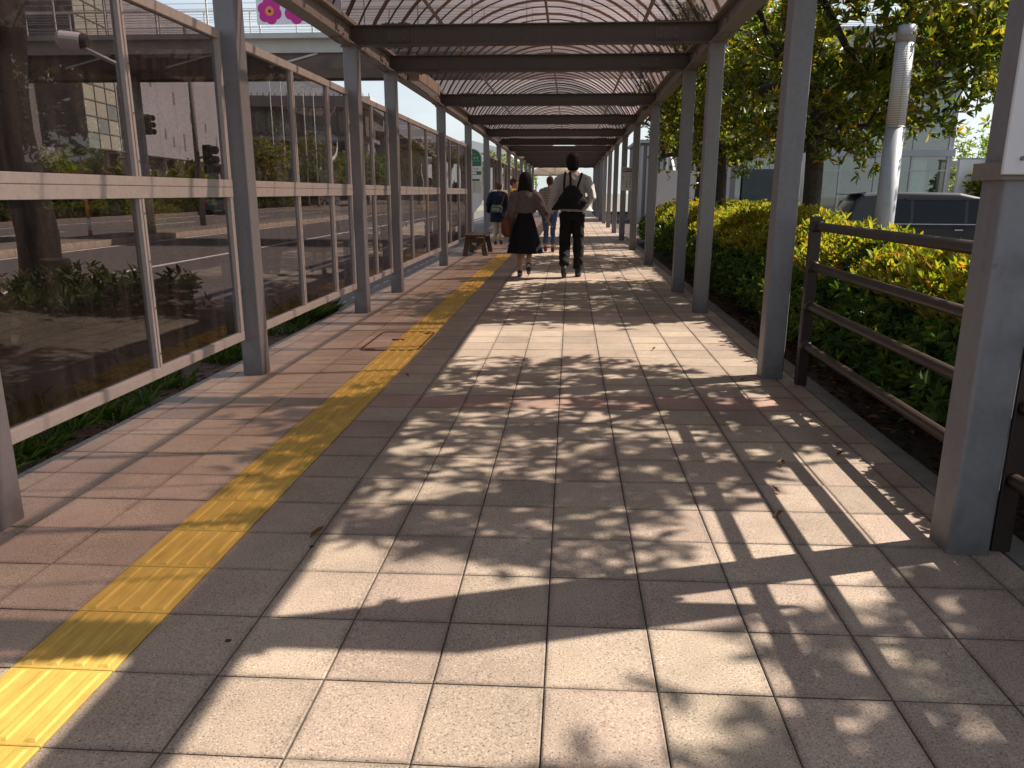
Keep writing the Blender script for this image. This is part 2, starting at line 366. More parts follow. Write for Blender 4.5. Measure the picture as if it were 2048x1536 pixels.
def leaf_mat(name, stops, trans=.45, gloss=.16, rough=.45):
    m, nt, n, l, b = mk(name); n.remove(b)
    out = n['Material Output']
    geo = n.new('ShaderNodeNewGeometry')
    rp = ramp(n, stops); l.new(geo.outputs['Random Per Island'], rp.inputs['Fac'])
    df = n.new('ShaderNodeBsdfDiffuse'); tl = n.new('ShaderNodeBsdfTranslucent'); gl = n.new('ShaderNodeBsdfGlossy')
    gl.inputs['Roughness'].default_value = rough; gl.inputs['Color'].default_value = (.8, .85, .8, 1)
    l.new(rp.outputs['Color'], df.inputs['Color'])
    g2 = n.new('ShaderNodeVectorMath'); g2.operation = 'MULTIPLY'; g2.inputs[1].default_value = (2.3, 2.2, .9); l.new(rp.outputs['Color'], g2.inputs[0]); l.new(g2.outputs[0], tl.inputs['Color'])
    mx = n.new('ShaderNodeMixShader'); mx.inputs['Fac'].default_value = trans; l.new(df.outputs[0], mx.inputs[1]); l.new(tl.outputs[0], mx.inputs[2])
    fr = n.new('ShaderNodeLayerWeight'); fr.inputs['Blend'].default_value = .3
    mu = n.new('ShaderNodeMath'); mu.operation = 'MULTIPLY'; mu.inputs[1].default_value = gloss; l.new(fr.outputs['Fresnel'], mu.inputs[0])
    m2 = n.new('ShaderNodeMixShader'); l.new(mu.outputs[0], m2.inputs['Fac']); l.new(mx.outputs[0], m2.inputs[1]); l.new(gl.outputs[0], m2.inputs[2])
    l.new(m2.outputs[0], out.inputs['Surface'])
    return m
M['leaf_tree'] = leaf_mat('tree_leaves', [(0, (.04, .072, .012)), (.35, (.07, .105, .015)), (.65, (.12, .14, .018)), (.88, (.21, .18, .022)), (1, (.27, .14, .02))], .55)
M['leaf_hedge'] = leaf_mat('hedge_leaves', [(0, (.025, .06, .016)), (.5, (.05, .10, .02)), (.85, (.10, .15, .025)), (1, (.18, .19, .03))], .35, .22)
M['leaf_shoot'] = leaf_mat('hedge_shoots', [(0, (.10, .15, .02)), (.5, (.22, .25, .025)), (.8, (.33, .28, .03)), (.93, (.36, .19, .03)), (1, (.30, .10, .03))], .4, .2)
M['leaf_dark'] = leaf_mat('shrub_leaves', [(0, (.018, .035, .012)), (.6, (.035, .06, .016)), (1, (.07, .08, .025))], .3, .2)
M['leaf_pale'] = leaf_mat('pale_leaves', [(0, (.07, .12, .03)), (.5, (.12, .19, .04)), (1, (.20, .24, .06))], .5)
M['grass'] = leaf_mat('grass_blades', [(0, (.03, .06, .012)), (.6, (.06, .11, .02)), (1, (.12, .13, .04))], .35, .2)
M['dead_leaf'] = leaf_mat('dead_leaves', [(0, (.05, .025, .014)), (.5, (.11, .05, .022)), (1, (.22, .12, .06))], .15, .15)
M['bark'] = mat('bark', (.055, .042, .033), .9, var=.5, scale=22, bump=1.0, bscale=35, detail=9)
M['core'] = mat('light_block_core', (.018, .022, .010), .95, var=.5, scale=15)  # dark colour of the added light-blocking hedge core

# ------------------------------------------------------------------ ground, road, walkway
def sheet(name, x0, x1, y0, y1, z, m, nx=1, ny=1, zf=None):
    b = MB(((x0 + x1) / 2, (y0 + y1) / 2, z))
    vs = []; fs = []
    for j in range(ny + 1):
        for i in range(nx + 1):
            x = x0 + (x1 - x0) * i / nx; y = y0 + (y1 - y0) * j / ny
            vs.append((x, y, zf(x, y) if zf else z))
    for j in range(ny):
        for i in range(nx):
            a = j * (nx + 1) + i; fs.append((a, a + 1, a + nx + 2, a + nx + 1))
    b.add(vs, fs)
    return structure(b.build(name, m))
sheet('ground', -900, 900, -300, 1500, -.62, M['ground'])
road = sheet('road', -24, -7.75, -40, 400, -.15, M['asphalt'])
sheet('bus_bay', -7.76, -2.82, 8.75, 62, -.146, M['asphalt'])
sheet('car_park', 3.95, 60, -30, 120, -.45, M['asphalt2'])
line0 = structure(MB((6, 15, -.446)).add([(5.2, 15.6, -.446), (9.5, 17.0, -.446), (9.5, 17.13, -.446), (5.2, 15.73, -.446)], [(0, 1, 2, 3)]).build('parking_line', M['paint'], normals=False))
sheet('forecourt', -24, 40, 62, 130, -.14, M['ground'])
def soil_z(x, y): return -.085 + .035 * mnoise.noise(Vector((x * 1.7, y * 1.7, 0))) + .02 * mnoise.noise(Vector((x * 6, y * 6, 3)))
sheet('planting_bed_left', -7.75, -2.64, -6, 8.75, -.08, M['soil'], 40, 110, soil_z)
sheet('planting_bed_right', 1.745, 5.0, -6, 50, -.06, M['soil'], 30, 220, lambda x, y: soil_z(x, y) + .04 - min(.62, max(0, (x - float(np.interp(y, (8, 13), (3.3, 4.6))))) * .9))

def floor_z(x): return SLOPE * x
XE0 = X0 - 8 * PITCH; XE1 = X0 + 5 * PITCH          # whole tiles between these edges (-2.482 .. 1.483)
YF0 = Y0 - 5 * PITCH; NROW = 190
wb = MB((-.5, 1.0, 0))
wb.add([(XE0 - .172, YF0 - 2, floor_z(XE0 - .172) - .007), (1.62, YF0 - 2, floor_z(1.62) - .007), (1.62, 60, floor_z(1.62) - .007), (XE0 - .172, 60, floor_z(XE0 - .172) - .007)], [(0, 1, 2, 3)])
for x, s in ((XE0 - .172, 1), (1.62, -1)):
    wb.add([(x, YF0 - 2, floor_z(x) - .007), (x, 60, floor_z(x) - .007), (x, 60, -.5), (x, YF0 - 2, -.5)], [(0, 1, 2, 3)])
walk = structure(wb.build('walkway_pavement', M['joint'], normals=False))
def tile_mesh(name, w, d, m, chip=.004):
    b = MB(); h = .0; t = -.03
    x, y = w / 2, d / 2
    b.add([(-x, -y, t), (x, -y, t), (x, y, t), (-x, y, t), (-x, -y, -chip * .6), (x, -y, -chip * .6), (x, y, -chip * .6), (-x, y, -chip * .6),
           (-x + chip, -y + chip, 0), (x - chip, -y + chip, 0), (x - chip, y - chip, 0), (-x + chip, y - chip, 0)],
          [(0, 1, 5, 4), (1, 2, 6, 5), (2, 3, 7, 6), (3, 0, 4, 7), (4, 5, 9, 8), (5, 6, 10, 9), (6, 7, 11, 10), (7, 4, 8, 11), (8, 9, 10, 11)])
    return b
GAP = .0045
def mesh_of(b, name, m):
    o = b.build(name, m); me = o.data; bpy.data.objects.remove(o); return me
tb = tile_mesh('t', PITCH - GAP, PITCH - GAP, None)
tile_me = mesh_of(tb, 'paving_tile', M['tile']); tile_red_me = mesh_of(tb, 'red_paving_tile', M['tile_red'])
edge_l_me = mesh_of(tile_mesh('t', .165, PITCH - GAP, None), 'edge_tile', M['tile'])
edge_r_me = mesh_of(tile_mesh('t', .126, PITCH * 2 - GAP, None), 'edge_tile', M['tile'])
rnd = random.Random(5)
stuff = MB((-.5, 1.0, 0)); stuff_mats = [M['tile'], M['tile_red']]
ntile = 0
wl0 = Vector((-.5, 1.0, 0))
def put_tile(me, b, x, y, red=False):
    global ntile
    z = floor_z(x) + rnd.uniform(-.0012, .0012); rx = rnd.uniform(-.003, .003); ry = -SLOPE + rnd.uniform(-.003, .003)
    if ntile < 300 and y > 1.0:
        link_copy('paving_tile', me, walk, Vector((x, y, z)) - wl0, (rx, ry, rnd.uniform(-.003, .003))); ntile += 1
    else:
        stuff.mi = 1 if red else 0
        n = len(b.v)
        stuff.add([Vector(p) + Vector((x, y, z + p[0] * SLOPE)) for p in b.v], b.f)
eb_l = tile_mesh('t', .165, PITCH - GAP, None); eb_r = tile_mesh('t', .126, PITCH * 2 - GAP, None)
for j in range(NROW):
    y = YF0 + (j + .5) * PITCH; k = j - 5
    for i in range(13):
        x = XE0 + (i + .5) * PITCH
        if i == 3 and y < 16.8: continue                  # tactile course
        red = (k % 12 == 9) and i >= 4
        put_tile(tile_red_me if red else tile_me, tb, x, y, red)
    put_tile(edge_l_me, eb_l, XE0 - .086, y)
    if j % 2 == 0: put_tile(edge_r_me, eb_r, XE1 + .066, y + PITCH / 2)
so = stuff.build('far_paving_tile', stuff_mats, walk, normals=False); so['kind'] = 'stuff'
# tactile guiding blocks with four bars each
tbk = tile_mesh('t', PITCH - .003, PITCH - .003, None, .003)
for q in range(4):
    x = (-1.5 + q) * .076; L = PITCH / 2 - .012; a, c = .017, .0105
    tbk.add([(x - a, -L, .0003), (x + a, -L, .0003), (x + a, L, .0003), (x - a, L, .0003), (x - c, -L + .008, .0055), (x + c, -L + .008, .0055), (x + c, L - .008, .0055), (x - c, L - .008, .0055)],
            [(0, 1, 5, 4), (1, 2, 6, 5), (2, 3, 7, 6), (3, 0, 4, 7), (4, 5, 6, 7)])
tac_me = mesh_of(tbk, 'tactile_block', M['tactile'])
xt = XE0 + 3.5 * PITCH
for j in range(NROW):
    y = YF0 + (j + .5) * PITCH
    if y < 16.8: link_copy('tactile_block', tac_me, walk, Vector((xt, y, floor_z(xt) + .001)) - wl0, (rnd.uniform(-.002, .002), -SLOPE, 0))
# second tactile field beyond
for j in range(3):
    for i in range(4):
        link_copy('tactile_block', tac_me, walk, Vector((-1.9 + i * .305, 31.5 + j * .305, floor_z(-1.5) + .006)) - wl0, (0, -SLOPE, math.pi / 2))
# kerbs
kb = MB((1.685, 1, 0))
for j in range(90):
    y = -4 + j * .6
    kb.box((1.625, y, -.2), (1.745, y + .594, floor_z(1.68) - .004 + rnd.uniform(-.003, .003)))
structure(kb.build('edging_kerb', M['concrete'], bevel=.006))
kr = structure(MB((-2.78, 9, -.1)).box((-2.815, 8.75, -.3), (-2.660, 62, -.05)).build('bus_bay_kerb', M['concrete']))
pk_me = mesh_of(MB().box((-.075, -.17, -.05), (.075, .17, .012)), 'kerb_block', M['pale_kerb'])
for j in range(16): link_copy('kerb_block', pk_me, kr, (-.17, .35 + j * .62 - .0, -.052))
# access cover set in the paving
cv = thing('access_cover', 'rounded rectangular metal edged access cover crossing the yellow tactile strip', 'manhole', (-1.53, 6.75, floor_z(-1.53) + .0065))
def rrect(x0, x1, y0, y1, r, n=5):
    pts = []
    for cx, cy, a0 in ((x1 - r, y0 + r, -90), (x1 - r, y1 - r, 0), (x0 + r, y1 - r, 90), (x0 + r, y0 + r, 180)):
        for k in range(n + 1):
            a = R(a0 + 90 * k / n); pts.append((cx + r * math.cos(a), cy + r * math.sin(a)))
    return pts
def ring(b, o, i, z0, z1):
    n = len(o)
    b.add([(x, y, z0 + x * SLOPE) for x, y in o] + [(x, y, z0 + x * SLOPE) for x, y in i] + [(x, y, z1 + x * SLOPE) for x, y in o] + [(x, y, z1 + x * SLOPE) for x, y in i],
          [(2 * n + k, 2 * n + (k + 1) % n, 3 * n + (k + 1) % n, 3 * n + k) for k in range(n)] + [(k, (k + 1) % n, 2 * n + (k + 1) % n, 2 * n + k) for k in range(n)] + [(3 * n + k, 3 * n + (k + 1) % n, n + (k + 1) % n, n + k) for k in range(n)])
M['rust'] = mat('rusty_edge', (.10, .045, .028), .7, .2, var=.4)
cb = MB(); ring(cb, rrect(-.26, .26, -.45, .45, .07), rrect(-.244, .244, -.434, .434, .06), -.006, .001); cb.build('frame', M['rust'], cv)
for x, y, w, d in ((-.02, .04, .055, .022), (.20, .36, .05, .018), (-.17, -.4, .04, .018)):
    MB().box((x - w, y - d, -.006 + x * SLOPE), (x + w, y + d, .0012 + x * SLOPE)).build('lifting_slot', M['rust'], cv)

# road furniture of the setting: lane lines and the median
def line(name, x, y0, y1, w=.15, z=-.146, dash=None):
    b = MB((x, y0, z))
    if dash is None: b.add([(x - w / 2, y0, z), (x + w / 2, y0, z), (x + w / 2, y1, z), (x - w / 2, y1, z)], [(0, 1, 2, 3)])
    else:
        y = y0
        while y < y1:
            b.add([(x - w / 2, y, z), (x + w / 2, y, z), (x + w / 2, y + dash, z), (x - w / 2, y + dash, z)], [(0, 1, 2, 3)]); y += dash * 2
    return structure(b.build(name, M['paint'], normals=False))
line('road_edge_line', -8.2, 8, 120); line('road_edge_line', -12.25, -20, 200); line('road_edge_line', -14.75, -20, 200)
line('road_edge_line', -22.2, -20, 200); line('lane_line', -18.4, -18, 200, .15, -.146, 5); line('bay_line', -4.9, 10, 50, .15, -.142)
md = structure(MB((-13.4, 20, -.1)).box((-14.25, -30, -.3), (-12.62, 150, .02)).build('median', M['ground']))
kblk = mesh_of(MB().box((-.075, -.295, -.2), (.075, .295, .075)), 'median_block', mat('median_stone', (.36, .30, .24), .85, var=.25, scale=3, bump=.3, bscale=60))
for j in range(66):
    link_copy('median_block', kblk, md, (.84, -14 + j * .6 - 0, rnd.uniform(.035, .045)))
structure(MB((-13.4, 60, -.1)).box((-12.64, 46.5, -.3), (-12.49, 150, .05)).build('median_kerb', M['concrete']))
structure(MB((-23.4, 40, -.1)).box((-23.6, -30, -.3), (-23.3, 200, .02)).build('far_kerb', M['concrete']))
structure(MB((-30, 40, -.1)).box((-60, -30, -.4), (-23.6, 200, -.01)).build('far_pavement', M['ground']))

# ------------------------------------------------------------------ canopy
can = thing('walkway_canopy', 'long steel walkway canopy with barrel vault of bronze tinted plastic sheets', 'canopy', (-.44, 2.6, 0))
OC = (-.44, 2.6, 0)
XR, XL = 1.38, -2.405                 # left faces of the right / left posts, 0.15 m square
YP = [-.75, 2.655, 5.36, 8.39, 10.2, 14.12, 17.85, 21.68, 25.5, 29.5, 33.4, 37.2, 41.0, 44.8, 48.6]
ZB, ZT = 2.78, 2.98
def post_mb(x, y, dx=0):
    b = MB(OC); z0 = floor_z(x) - .03; x += dx
    r = .012
    pts = rrect(x, x + .15, y, y + .15, r, 3)
    b.prism(pts, 'z', z0, ZB - .012)
    return b
for y in YP:
    for x in (XL, XR):
        dx = .022 if (x > 0 and y == 2.655) else 0
        p = post_mb(x, y, dx).build('post', M['post'], can)
        MB(OC).box((x + dx - .02, y - .02, ZB - .012), (x + dx + .17, y + .17, ZB - .001)).build('cap_plate', M['girder'], p)
def hbeam_y(b, xc, y0, y1, z0, z1, w, tf=.011, tw=.008):
    b.box((xc - w / 2, y0, z0), (xc + w / 2, y1, z0 + tf)); b.box((xc - w / 2, y0, z1 - tf), (xc + w / 2, y1, z1)); b.box((xc - tw / 2, y0, z0 + tf), (xc + tw / 2, y1, z1 - tf))
def hbeam_x(b, yc, x0, x1, z0, z1, w, tf=.011, tw=.008):
    b.box((x0, yc - w / 2, z0), (x1, yc + w / 2, z0 + tf)); b.box((x0, yc - w / 2, z1 - tf), (x1, yc + w / 2, z1)); b.box((x0, yc - tw / 2, z0 + tf), (x1, yc + tw / 2, z1 - tf))
def bolts(b, pts, axis, r=.012, h=.014):
    for p in pts:
        p = Vector(p); a = Vector(axis); b.tube([p, p + a * h], r, 6)
for xc, s in ((XL + .075, 1), (XR + .075, -1)):
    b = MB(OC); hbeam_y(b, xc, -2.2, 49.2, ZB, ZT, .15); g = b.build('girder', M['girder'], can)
    for y in YP[1:]:
        for dy in (-.42, .42):
            yc = y + .075 + dy
            MB(OC).box((xc - .07, yc - .13, ZB - .010), (xc + .07, yc + .13, ZB - .0005)).build('splice_plate', M['girder'], g)
            MB(OC).box((xc + s * .0095 - .005, yc - .13, ZB + .03), (xc + s * .0095 + .005, yc + .13, ZT - .03)).build('splice_plate', M['girder'], g)
            b = MB(OC)
            bolts(b, [(xc + ax * .045, yc + ay * .035, ZB - .010) for ax in (-1, 1) for ay in (-3, -1, 1, 3)], (0, 0, -1), .010, .014)
            bolts(b, [(xc + s * .0145, yc + ay * .08, z) for ay in (-1, 1) for z in (ZB + .06, ZT - .06)], (s, 0, 0), .011, .014)
            b.build('bolts', M['bolt'], g)['kind'] = 'stuff'
for y in YP:
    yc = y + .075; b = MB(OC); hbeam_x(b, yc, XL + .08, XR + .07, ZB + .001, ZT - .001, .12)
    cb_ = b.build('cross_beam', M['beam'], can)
    for xc, s in ((XL + .15 + .42, 1), (XR - .42, -1)):
        MB(OC).box((xc - .15, yc - .056, ZB - .009), (xc + .15, yc + .056, ZB + .0005)).build('splice_plate', M['beam'], cb_)
        MB(OC).box((xc - .15, yc - .056, ZT - .0005), (xc + .15, yc + .056, ZT + .010)).build('splice_plate', M['beam'], cb_)
        MB(OC).box((xc - .13, yc - .014, ZB + .032), (xc + .13, yc - .0045, ZT - .032)).build('splice_plate', M['beam'], cb_)
        b = MB(OC)
        bolts(b, [(xc + ax * .035, yc + ay * .035, ZT + .010) for ax in (-3, -1, 1, 3) for ay in (-1, 1)], (0, 0, 1))
        bolts(b, [(xc + ax * .035, yc + ay * .035, ZB - .009) for ax in (-3, -1, 1, 3) for ay in (-1, 1)], (0, 0, -1))
        bolts(b, [(xc + ax * .075, yc - .014, z) for ax in (-1, 1) for z in (ZB + .065, ZT - .065)], (0, -1, 0))
        b.build('bolts', M['bolt'], cb_)['kind'] = 'stuff'
# vault: circle through the girders, apex 4.2 m
XC = (XL + XR + .15) / 2; HALF = XR + .075 - XC; RISE = 1.2
RAD = (HALF ** 2 + RISE ** 2) / (2 * RISE); ZC = ZT + .02 + RISE - RAD; TH = math.asin(HALF / RAD)
def arc(th, r=RAD): return (XC + r * math.sin(th), ZC + r * math.cos(th))
NA = 22
def arch_band(b, y0, y1, r0, r1):
    vs = []; fs = []
    for k in range(NA + 1):
        th = -TH + 2 * TH * k / NA
        for r in (r0, r1):
            x, z = arc(th, r); vs += [(x, y0, z), (x, y1, z)]
    for k in range(NA):
        a = 4 * k; c = a + 4
        fs += [(a, a + 1, c + 1, c), (a + 2, c + 2, c + 3, a + 3), (a, c, c + 2, a + 2), (a + 1, a + 3, c + 3, c + 1)]
    fs += [(0, 2, 3, 1), (4 * NA, 4 * NA + 1, 4 * NA + 3, 4 * NA + 2)]
    b.add(vs, fs)
YR0 = 2.70; PW = .92
npan = int((49.2 - YR0) / PW)
for i in range(npan):
    y0 = YR0 + i * PW
    b = MB(OC); vs = []; fs = []
    for k in range(NA + 1):
        x, z = arc(-TH + 2 * TH * k / NA); vs += [(x, y0 + .01, z), (x, y0 + PW - .01, z)]
    for k in range(NA): fs.append((2 * k, 2 * k + 1, 2 * k + 3, 2 * k + 2))
    b.add(vs, fs); b.build('roof_panel', M['poly'], can, smooth=True, normals=False)
    b = MB(OC); arch_band(b, y0 - .022, y0 + .022, RAD - .035, RAD - .004); b.build('roof_rib', M['poly_rib'], can, smooth=False)
    b = MB(OC); arch_band(b, y0 + PW / 2 - .006, y0 + PW / 2 + .006, RAD - .022, RAD - .004); b.build('roof_seam', M['seam'], can)
for th in (-R(43.5), 0, R(43.5)):
    x, z = arc(th, RAD - .055); b = MB(OC); b.bar((x, YR0 - .05, z), (x, 49.1, z), .04, .035, (math.sin(th), 0, math.cos(th))); b.build('purlin', M['rib'], can)
for th, x in ((-TH, XL + .075), (TH, XR + .075)):
    b = MB(OC); b.box((x - .06, YR0 - .05, ZT + .002), (x + .06, 49.1, ZT + .034)); b.build('eaves_channel', M['girder'], can)
# luminaires under the left girder
for i, y in enumerate((10.95, 21.9, 33.6)):
    t = thing('canopy_luminaire', ('tan box luminaire inside the canopy girder next to the short screen', 'tan box luminaire inside the canopy girder above the bus stop sign', 'tan box luminaire inside the canopy girder at the far screens')[i], 'light', (-2.17, y + .85, 2.84), 0, 'canopy luminaires')
    MB().box((-.065, -.85, -.06), (.085, .85, .10)).build('housing', M['rib'], t, bevel=.006)
    MB().box((-.05, -.80, -.068), (.07, .80, -.061)).build('diffuser', M['white_panel'], t)
    MB().box((-.16, -.5, .0), (-.065, -.44, .05)).build('bracket', M['beam'], t); MB().box((-.16, .44, .0), (-.065, .5, .05)).build('bracket', M['beam'], t)

# ------------------------------------------------------------------ smoked screens between the left posts
XS = -2.378
def screen(y0, y1, mull, name_label):
    t = thing('glass_screen', name_label, 'screen', (XS, (y0 + y1) / 2, floor_z(XS)), 0, 'smoked screens along the left posts')
    o = (XS, (y0 + y1) / 2, floor_z(XS))
    z = [(.245, .305), (1.262, 1.378), (2.285, 2.345)]
    for nm, (za, zb) in zip(('bottom_rail', 'middle_rail', 'top_rail'), z):
        b = MB(o)
        if nm == 'middle_rail':
            zm = (za + zb) / 2 + .008
            b.box((XS - .027, y0, za), (XS + .027, y1, zm - .002)); b.box((XS - .024, y0, zm - .002), (XS + .023, y1, zm + .002)); b.box((XS - .027, y0, zm + .002), (XS + .027, y1, zb))
        else: b.box((XS - .025, y0, za), (XS + .025, y1, zb))
        b.build(nm, M['alu'], t, bevel=.003)
    for ys in (y0, y1 - .045):
        MB(o).box((XS - .022, ys, .306), (XS + .022, ys + .045, 1.261)).build('stile', M['alu'], t)
        MB(o).box((XS - .022, ys, 1.379), (XS + .022, ys + .045, 2.284)).build('stile', M['alu'], t)
    eds = [y0 + .045] + list(mull) + [y1 - .045]
    for m_ in mull:
        for za, zb in ((.306, 1.261), (1.379, 2.284)):
            mm = MB(o).box((XS - .02, m_ - .022, za), (XS + .02, m_ - .002, zb)).box((XS - .02, m_ + .002, za), (XS + .024, m_ + .022, zb)).build('mullion', M['alu'], t)
            b = MB(o)
            for k in range(4):
                zz = za + .08 + k * (zb - za - .16) / 3
                b.tube([(XS + .024, m_ + .012, zz), (XS + .029, m_ + .012, zz)], .005, 6)
            b.build('screws', M['bolt'], mm)['kind'] = 'stuff'
    for i in range(len(eds) - 1):
        a = eds[i] + (.022 if i else 0); c = eds[i + 1] - (.022 if i < len(eds) - 2 else 0)
        for za, zb in ((.300, 1.266), (1.374, 2.29)):
            MB(o).box((XS - .008, a - .004, za), (XS - .003, c + .004, zb)).build('pane', M['smoke'], t)
    for yy in (y0 - .035, y1):
        for zz in (.6, 2.0): MB(o).box((XS - .015, yy, zz), (XS + .015, yy + .035, zz + .04)).build('bracket', M['alu'], t)
LB3 = 'smoked plastic screen of three tall bays framed in aluminium between left canopy posts'
def bay(i): return YP[i] + .185, YP[i + 1] - .035
a, c = bay(0); screen(a, c, [a + 1.1, a + 2.2], 'smoked plastic screen beside the start of the vaulted roof where the canopy has no sheets')
a, c = bay(1); screen(a, c, [4.15], 'smoked plastic screen of two wide bays with one mullion in front of thick tree trunk')
a, c = bay(2); screen(a, c, [6.68, 7.66], 'smoked plastic screen of three bays over grassy bed just before the bus bay')
a, c = bay(3); screen(a, c, [9.35], 'short smoked plastic screen with one mullion above the start of the bus bay')
a, c = bay(4); screen(a, c, [11.6, 12.9], LB3)
a, c = bay(5); screen(a, c, [15.4, 16.6], 'smoked plastic screen of three bays directly behind the wooden bench')
for i in (7, 8, 9, 10):
    a, c = bay(i); screen(a, c, [a + (c - a) / 3, a + 2 * (c - a) / 3], 'smoked plastic screen of three bays beyond the bus stop sign')

# ------------------------------------------------------------------ brown hand rail on the right
t = thing('guard_rail', 'dark brown four bar metal guard rail on the kerb beside the hedge', 'railing', (1.61, 5.2, floor_z(1.61)))
o = (1.61, 5.2, floor_z(1.61))
for y in (5.22, 2.72, .25, -2.2):
    p = MB(o).box((1.575, y - .028, floor_z(1.61) - .15), (1.645, y + .028, 1.155)).build('rail_post', M['brown'], t, bevel=.006)
for z in (1.092, .832, .572, .302):
    rl = MB(o).tube([(1.61, 5.19, z), (1.61, -2.6, z)], .0275, 14).build('rail', M['brown'], t, smooth=True)
    MB(o).tube([(1.61, 5.192, z), (1.61, 5.150, z)], .036, 14).build('socket', M['brown'], rl, smooth=True)

# ------------------------------------------------------------------ signs on posts
t = thing('sign_board', 'blank white metal board strapped to the nearest galvanised right post', 'sign', (1.60, 2.625, 1.36))
o = (1.60, 2.625, 1.36)
MB(o).box((1.368, 2.612, 1.36), (1.95, 2.628, 2.55)).build('panel', M['white_panel'], t, bevel=.004)
MB(o).box((1.379, 2.632, 1.345), (1.576, 2.655, 1.40)).box((1.379, 2.655, 1.345), (1.399, 2.825, 1.40)).build('strap', M['girder'], t)
MB(o).box((1.379, 2.632, 2.20), (1.576, 2.655, 2.25)).box((1.379, 2.655, 2.20), (1.399, 2.825, 2.25)).build('strap', M['girder'], t)
for z in (1.41, 2.49): MB(o).tube([(1.42, 2.611, z), (1.42, 2.604, z)], .007, 8).build('rivet', M['bolt'], t)
def text_mesh(name, s, size, m, parent, loc, rot=(R(90), 0, 0), align='CENTER'):
    cu = bpy.data.curves.new(name, 'FONT'); cu.body = s; cu.size = size; cu.align_x = align; cu.align_y = 'CENTER'; cu.extrude = .0008
    ob = bpy.data.objects.new('tmp', cu); COL.objects.link(ob)
    dg = bpy.context.evaluated_depsgraph_get(); me = bpy.data.meshes.new_from_object(ob.evaluated_get(dg))
    bpy.data.objects.remove(ob)
    me.materials.clear(); me.materials.append(m); me.name = name
    q = bpy.data.objects.new(name, me); COL.objects.link(q); q.parent = parent; q.location = loc; q.rotation_euler = rot
    return q
t = thing('notice_sign', 'white notice sign with black header and vertical Japanese lettering on right post', 'sign', (1.53, 21.64, 1.36))
pn = MB().box((-.165, -.008, 0), (.165, .008, .61)).build('panel', mat('notice_face', (.5, .46, .44), .6, var=.05), t)
MB().box((-.125, -.011, .485), (.125, -.0085, .58)).build('header_plate', M['black'], t)
text_mesh('lettering', '強風注意', .058, M['white_paint'], t, (0, -.0125, .532))
for k, s in enumerate(('強風の影響の', '少ない連絡路', 'が便利です')):
    for j, ch in enumerate(s): text_mesh('lettering', ch, .058, M['black'], t, (.095 - .095 * k, -.0095, .425 - j * .066))
MB().box((-.14, .0085, .25), (-.02, .039, .30)).build('bracket', M['girder'], t)

# bus stop flag
M['green'] = mat('bus_green', (.012, .15, .055), .45, var=.06)
M['cream'] = mat('timetable_paper', (.55, .52, .40), .6, var=.08)
t = thing('bus_stop_sign', 'green and white round topped bus stop sign with timetable on slim pole', 'bus stop', (-2.62, 20.9, -.146))
W = .27; ol = []
for k in range(13): ol.append((W * math.cos(math.pi * k / 12), 2.30 + W * math.sin(math.pi * k / 12)))
ol += [(-W, 1.28)] + [(-.05 - .22 * (1 - math.sin(math.pi / 2 * (1 - k / 6.))) ** 1, 1.28 - .37 * k / 6.) for k in range(1, 7)][:0] + [(-W * .96, 1.20), (-W * .75, 1.10), (-W * .42, 1.0), (-.045, .90), (.045, .90), (W * .42, 1.0), (W * .75, 1.10), (W * .96, 1.20), (W, 1.28)]
MB().prism(ol, 'y', -.035, .035).build('sign_case', M['white_paint'], t)
gp = []
for k in range(13): gp.append(((W - .025) * math.cos(math.pi * k / 12), 2.31 + (W - .03) * math.sin(math.pi * k / 12)))
gp += [(-(W - .025), 2.12), ((W - .025), 2.12)]
MB().prism(gp, 'y', -.039, -.0355).build('green_panel', M['green'], t)
MB().box((-.245, -.039, 1.90), (.245, -.0355, 1.99)).build('green_panel', M['green'], t)
MB().box((-.2, -.041, 1.915), (.12, -.0395, 1.975)).build('white_strip', M['white_paint'], t)
MB().box((-.23, -.039, 1.745), (.2, -.0355, 1.785)).build('header_plate', M['black'], t)
tt = MB().box((-.24, -.039, 1.42), (.24, -.0355, 1.74)).build('timetable', M['cream'], t)
b = MB()
for x0, n_, w in ((-.05, 9, .018), (-.14, 7, .018), (.05, 10, .014), (-.2, 8, .012)):
    for k in range(n_): b.box((x0, -.0412, 1.70 - k * .026), (x0 + w, -.0395, 1.715 - k * .026))
b.build('small_print', M['black'], tt)
b = MB()
r2 = random.Random(3)
def glyph(b, x, z, s):
    for k in range(3): b.box((x, -.0412, z + s * (.08 + .36 * k)), (x + s * .86, -.0395, z + s * (.17 + .36 * k)))
    b.box((x + s * .38, -.0410, z), (x + s * .49, -.0396, z + s))
for k in range(3): glyph(b, -.03 + k * .075, 2.30, .055)
glyph(b, -.03, 2.16, .06); b.box((-.22, -.0412, 2.248), (.22, -.0395, 2.254))
for k in range(4): glyph(b, -.02 + .035 * k, 2.415, .026)
b.build('print_mark', M['white_paint'], t)
b = MB()
for k in range(3): glyph(b, -.03 + k * .075, 2.03, .05)
b.build('print_mark', M['black'], t)
MB().tube([(0, 0, .92), (0, 0, .04)], .03, 12).build('pole', M['grey_pole'], t, smooth=True)
MB().loft([(0, 0, 0, .2, .2), (0, 0, .06, .19, .19), (0, 0, .08, .08, .08)], 16).build('base', M['concrete'], t)

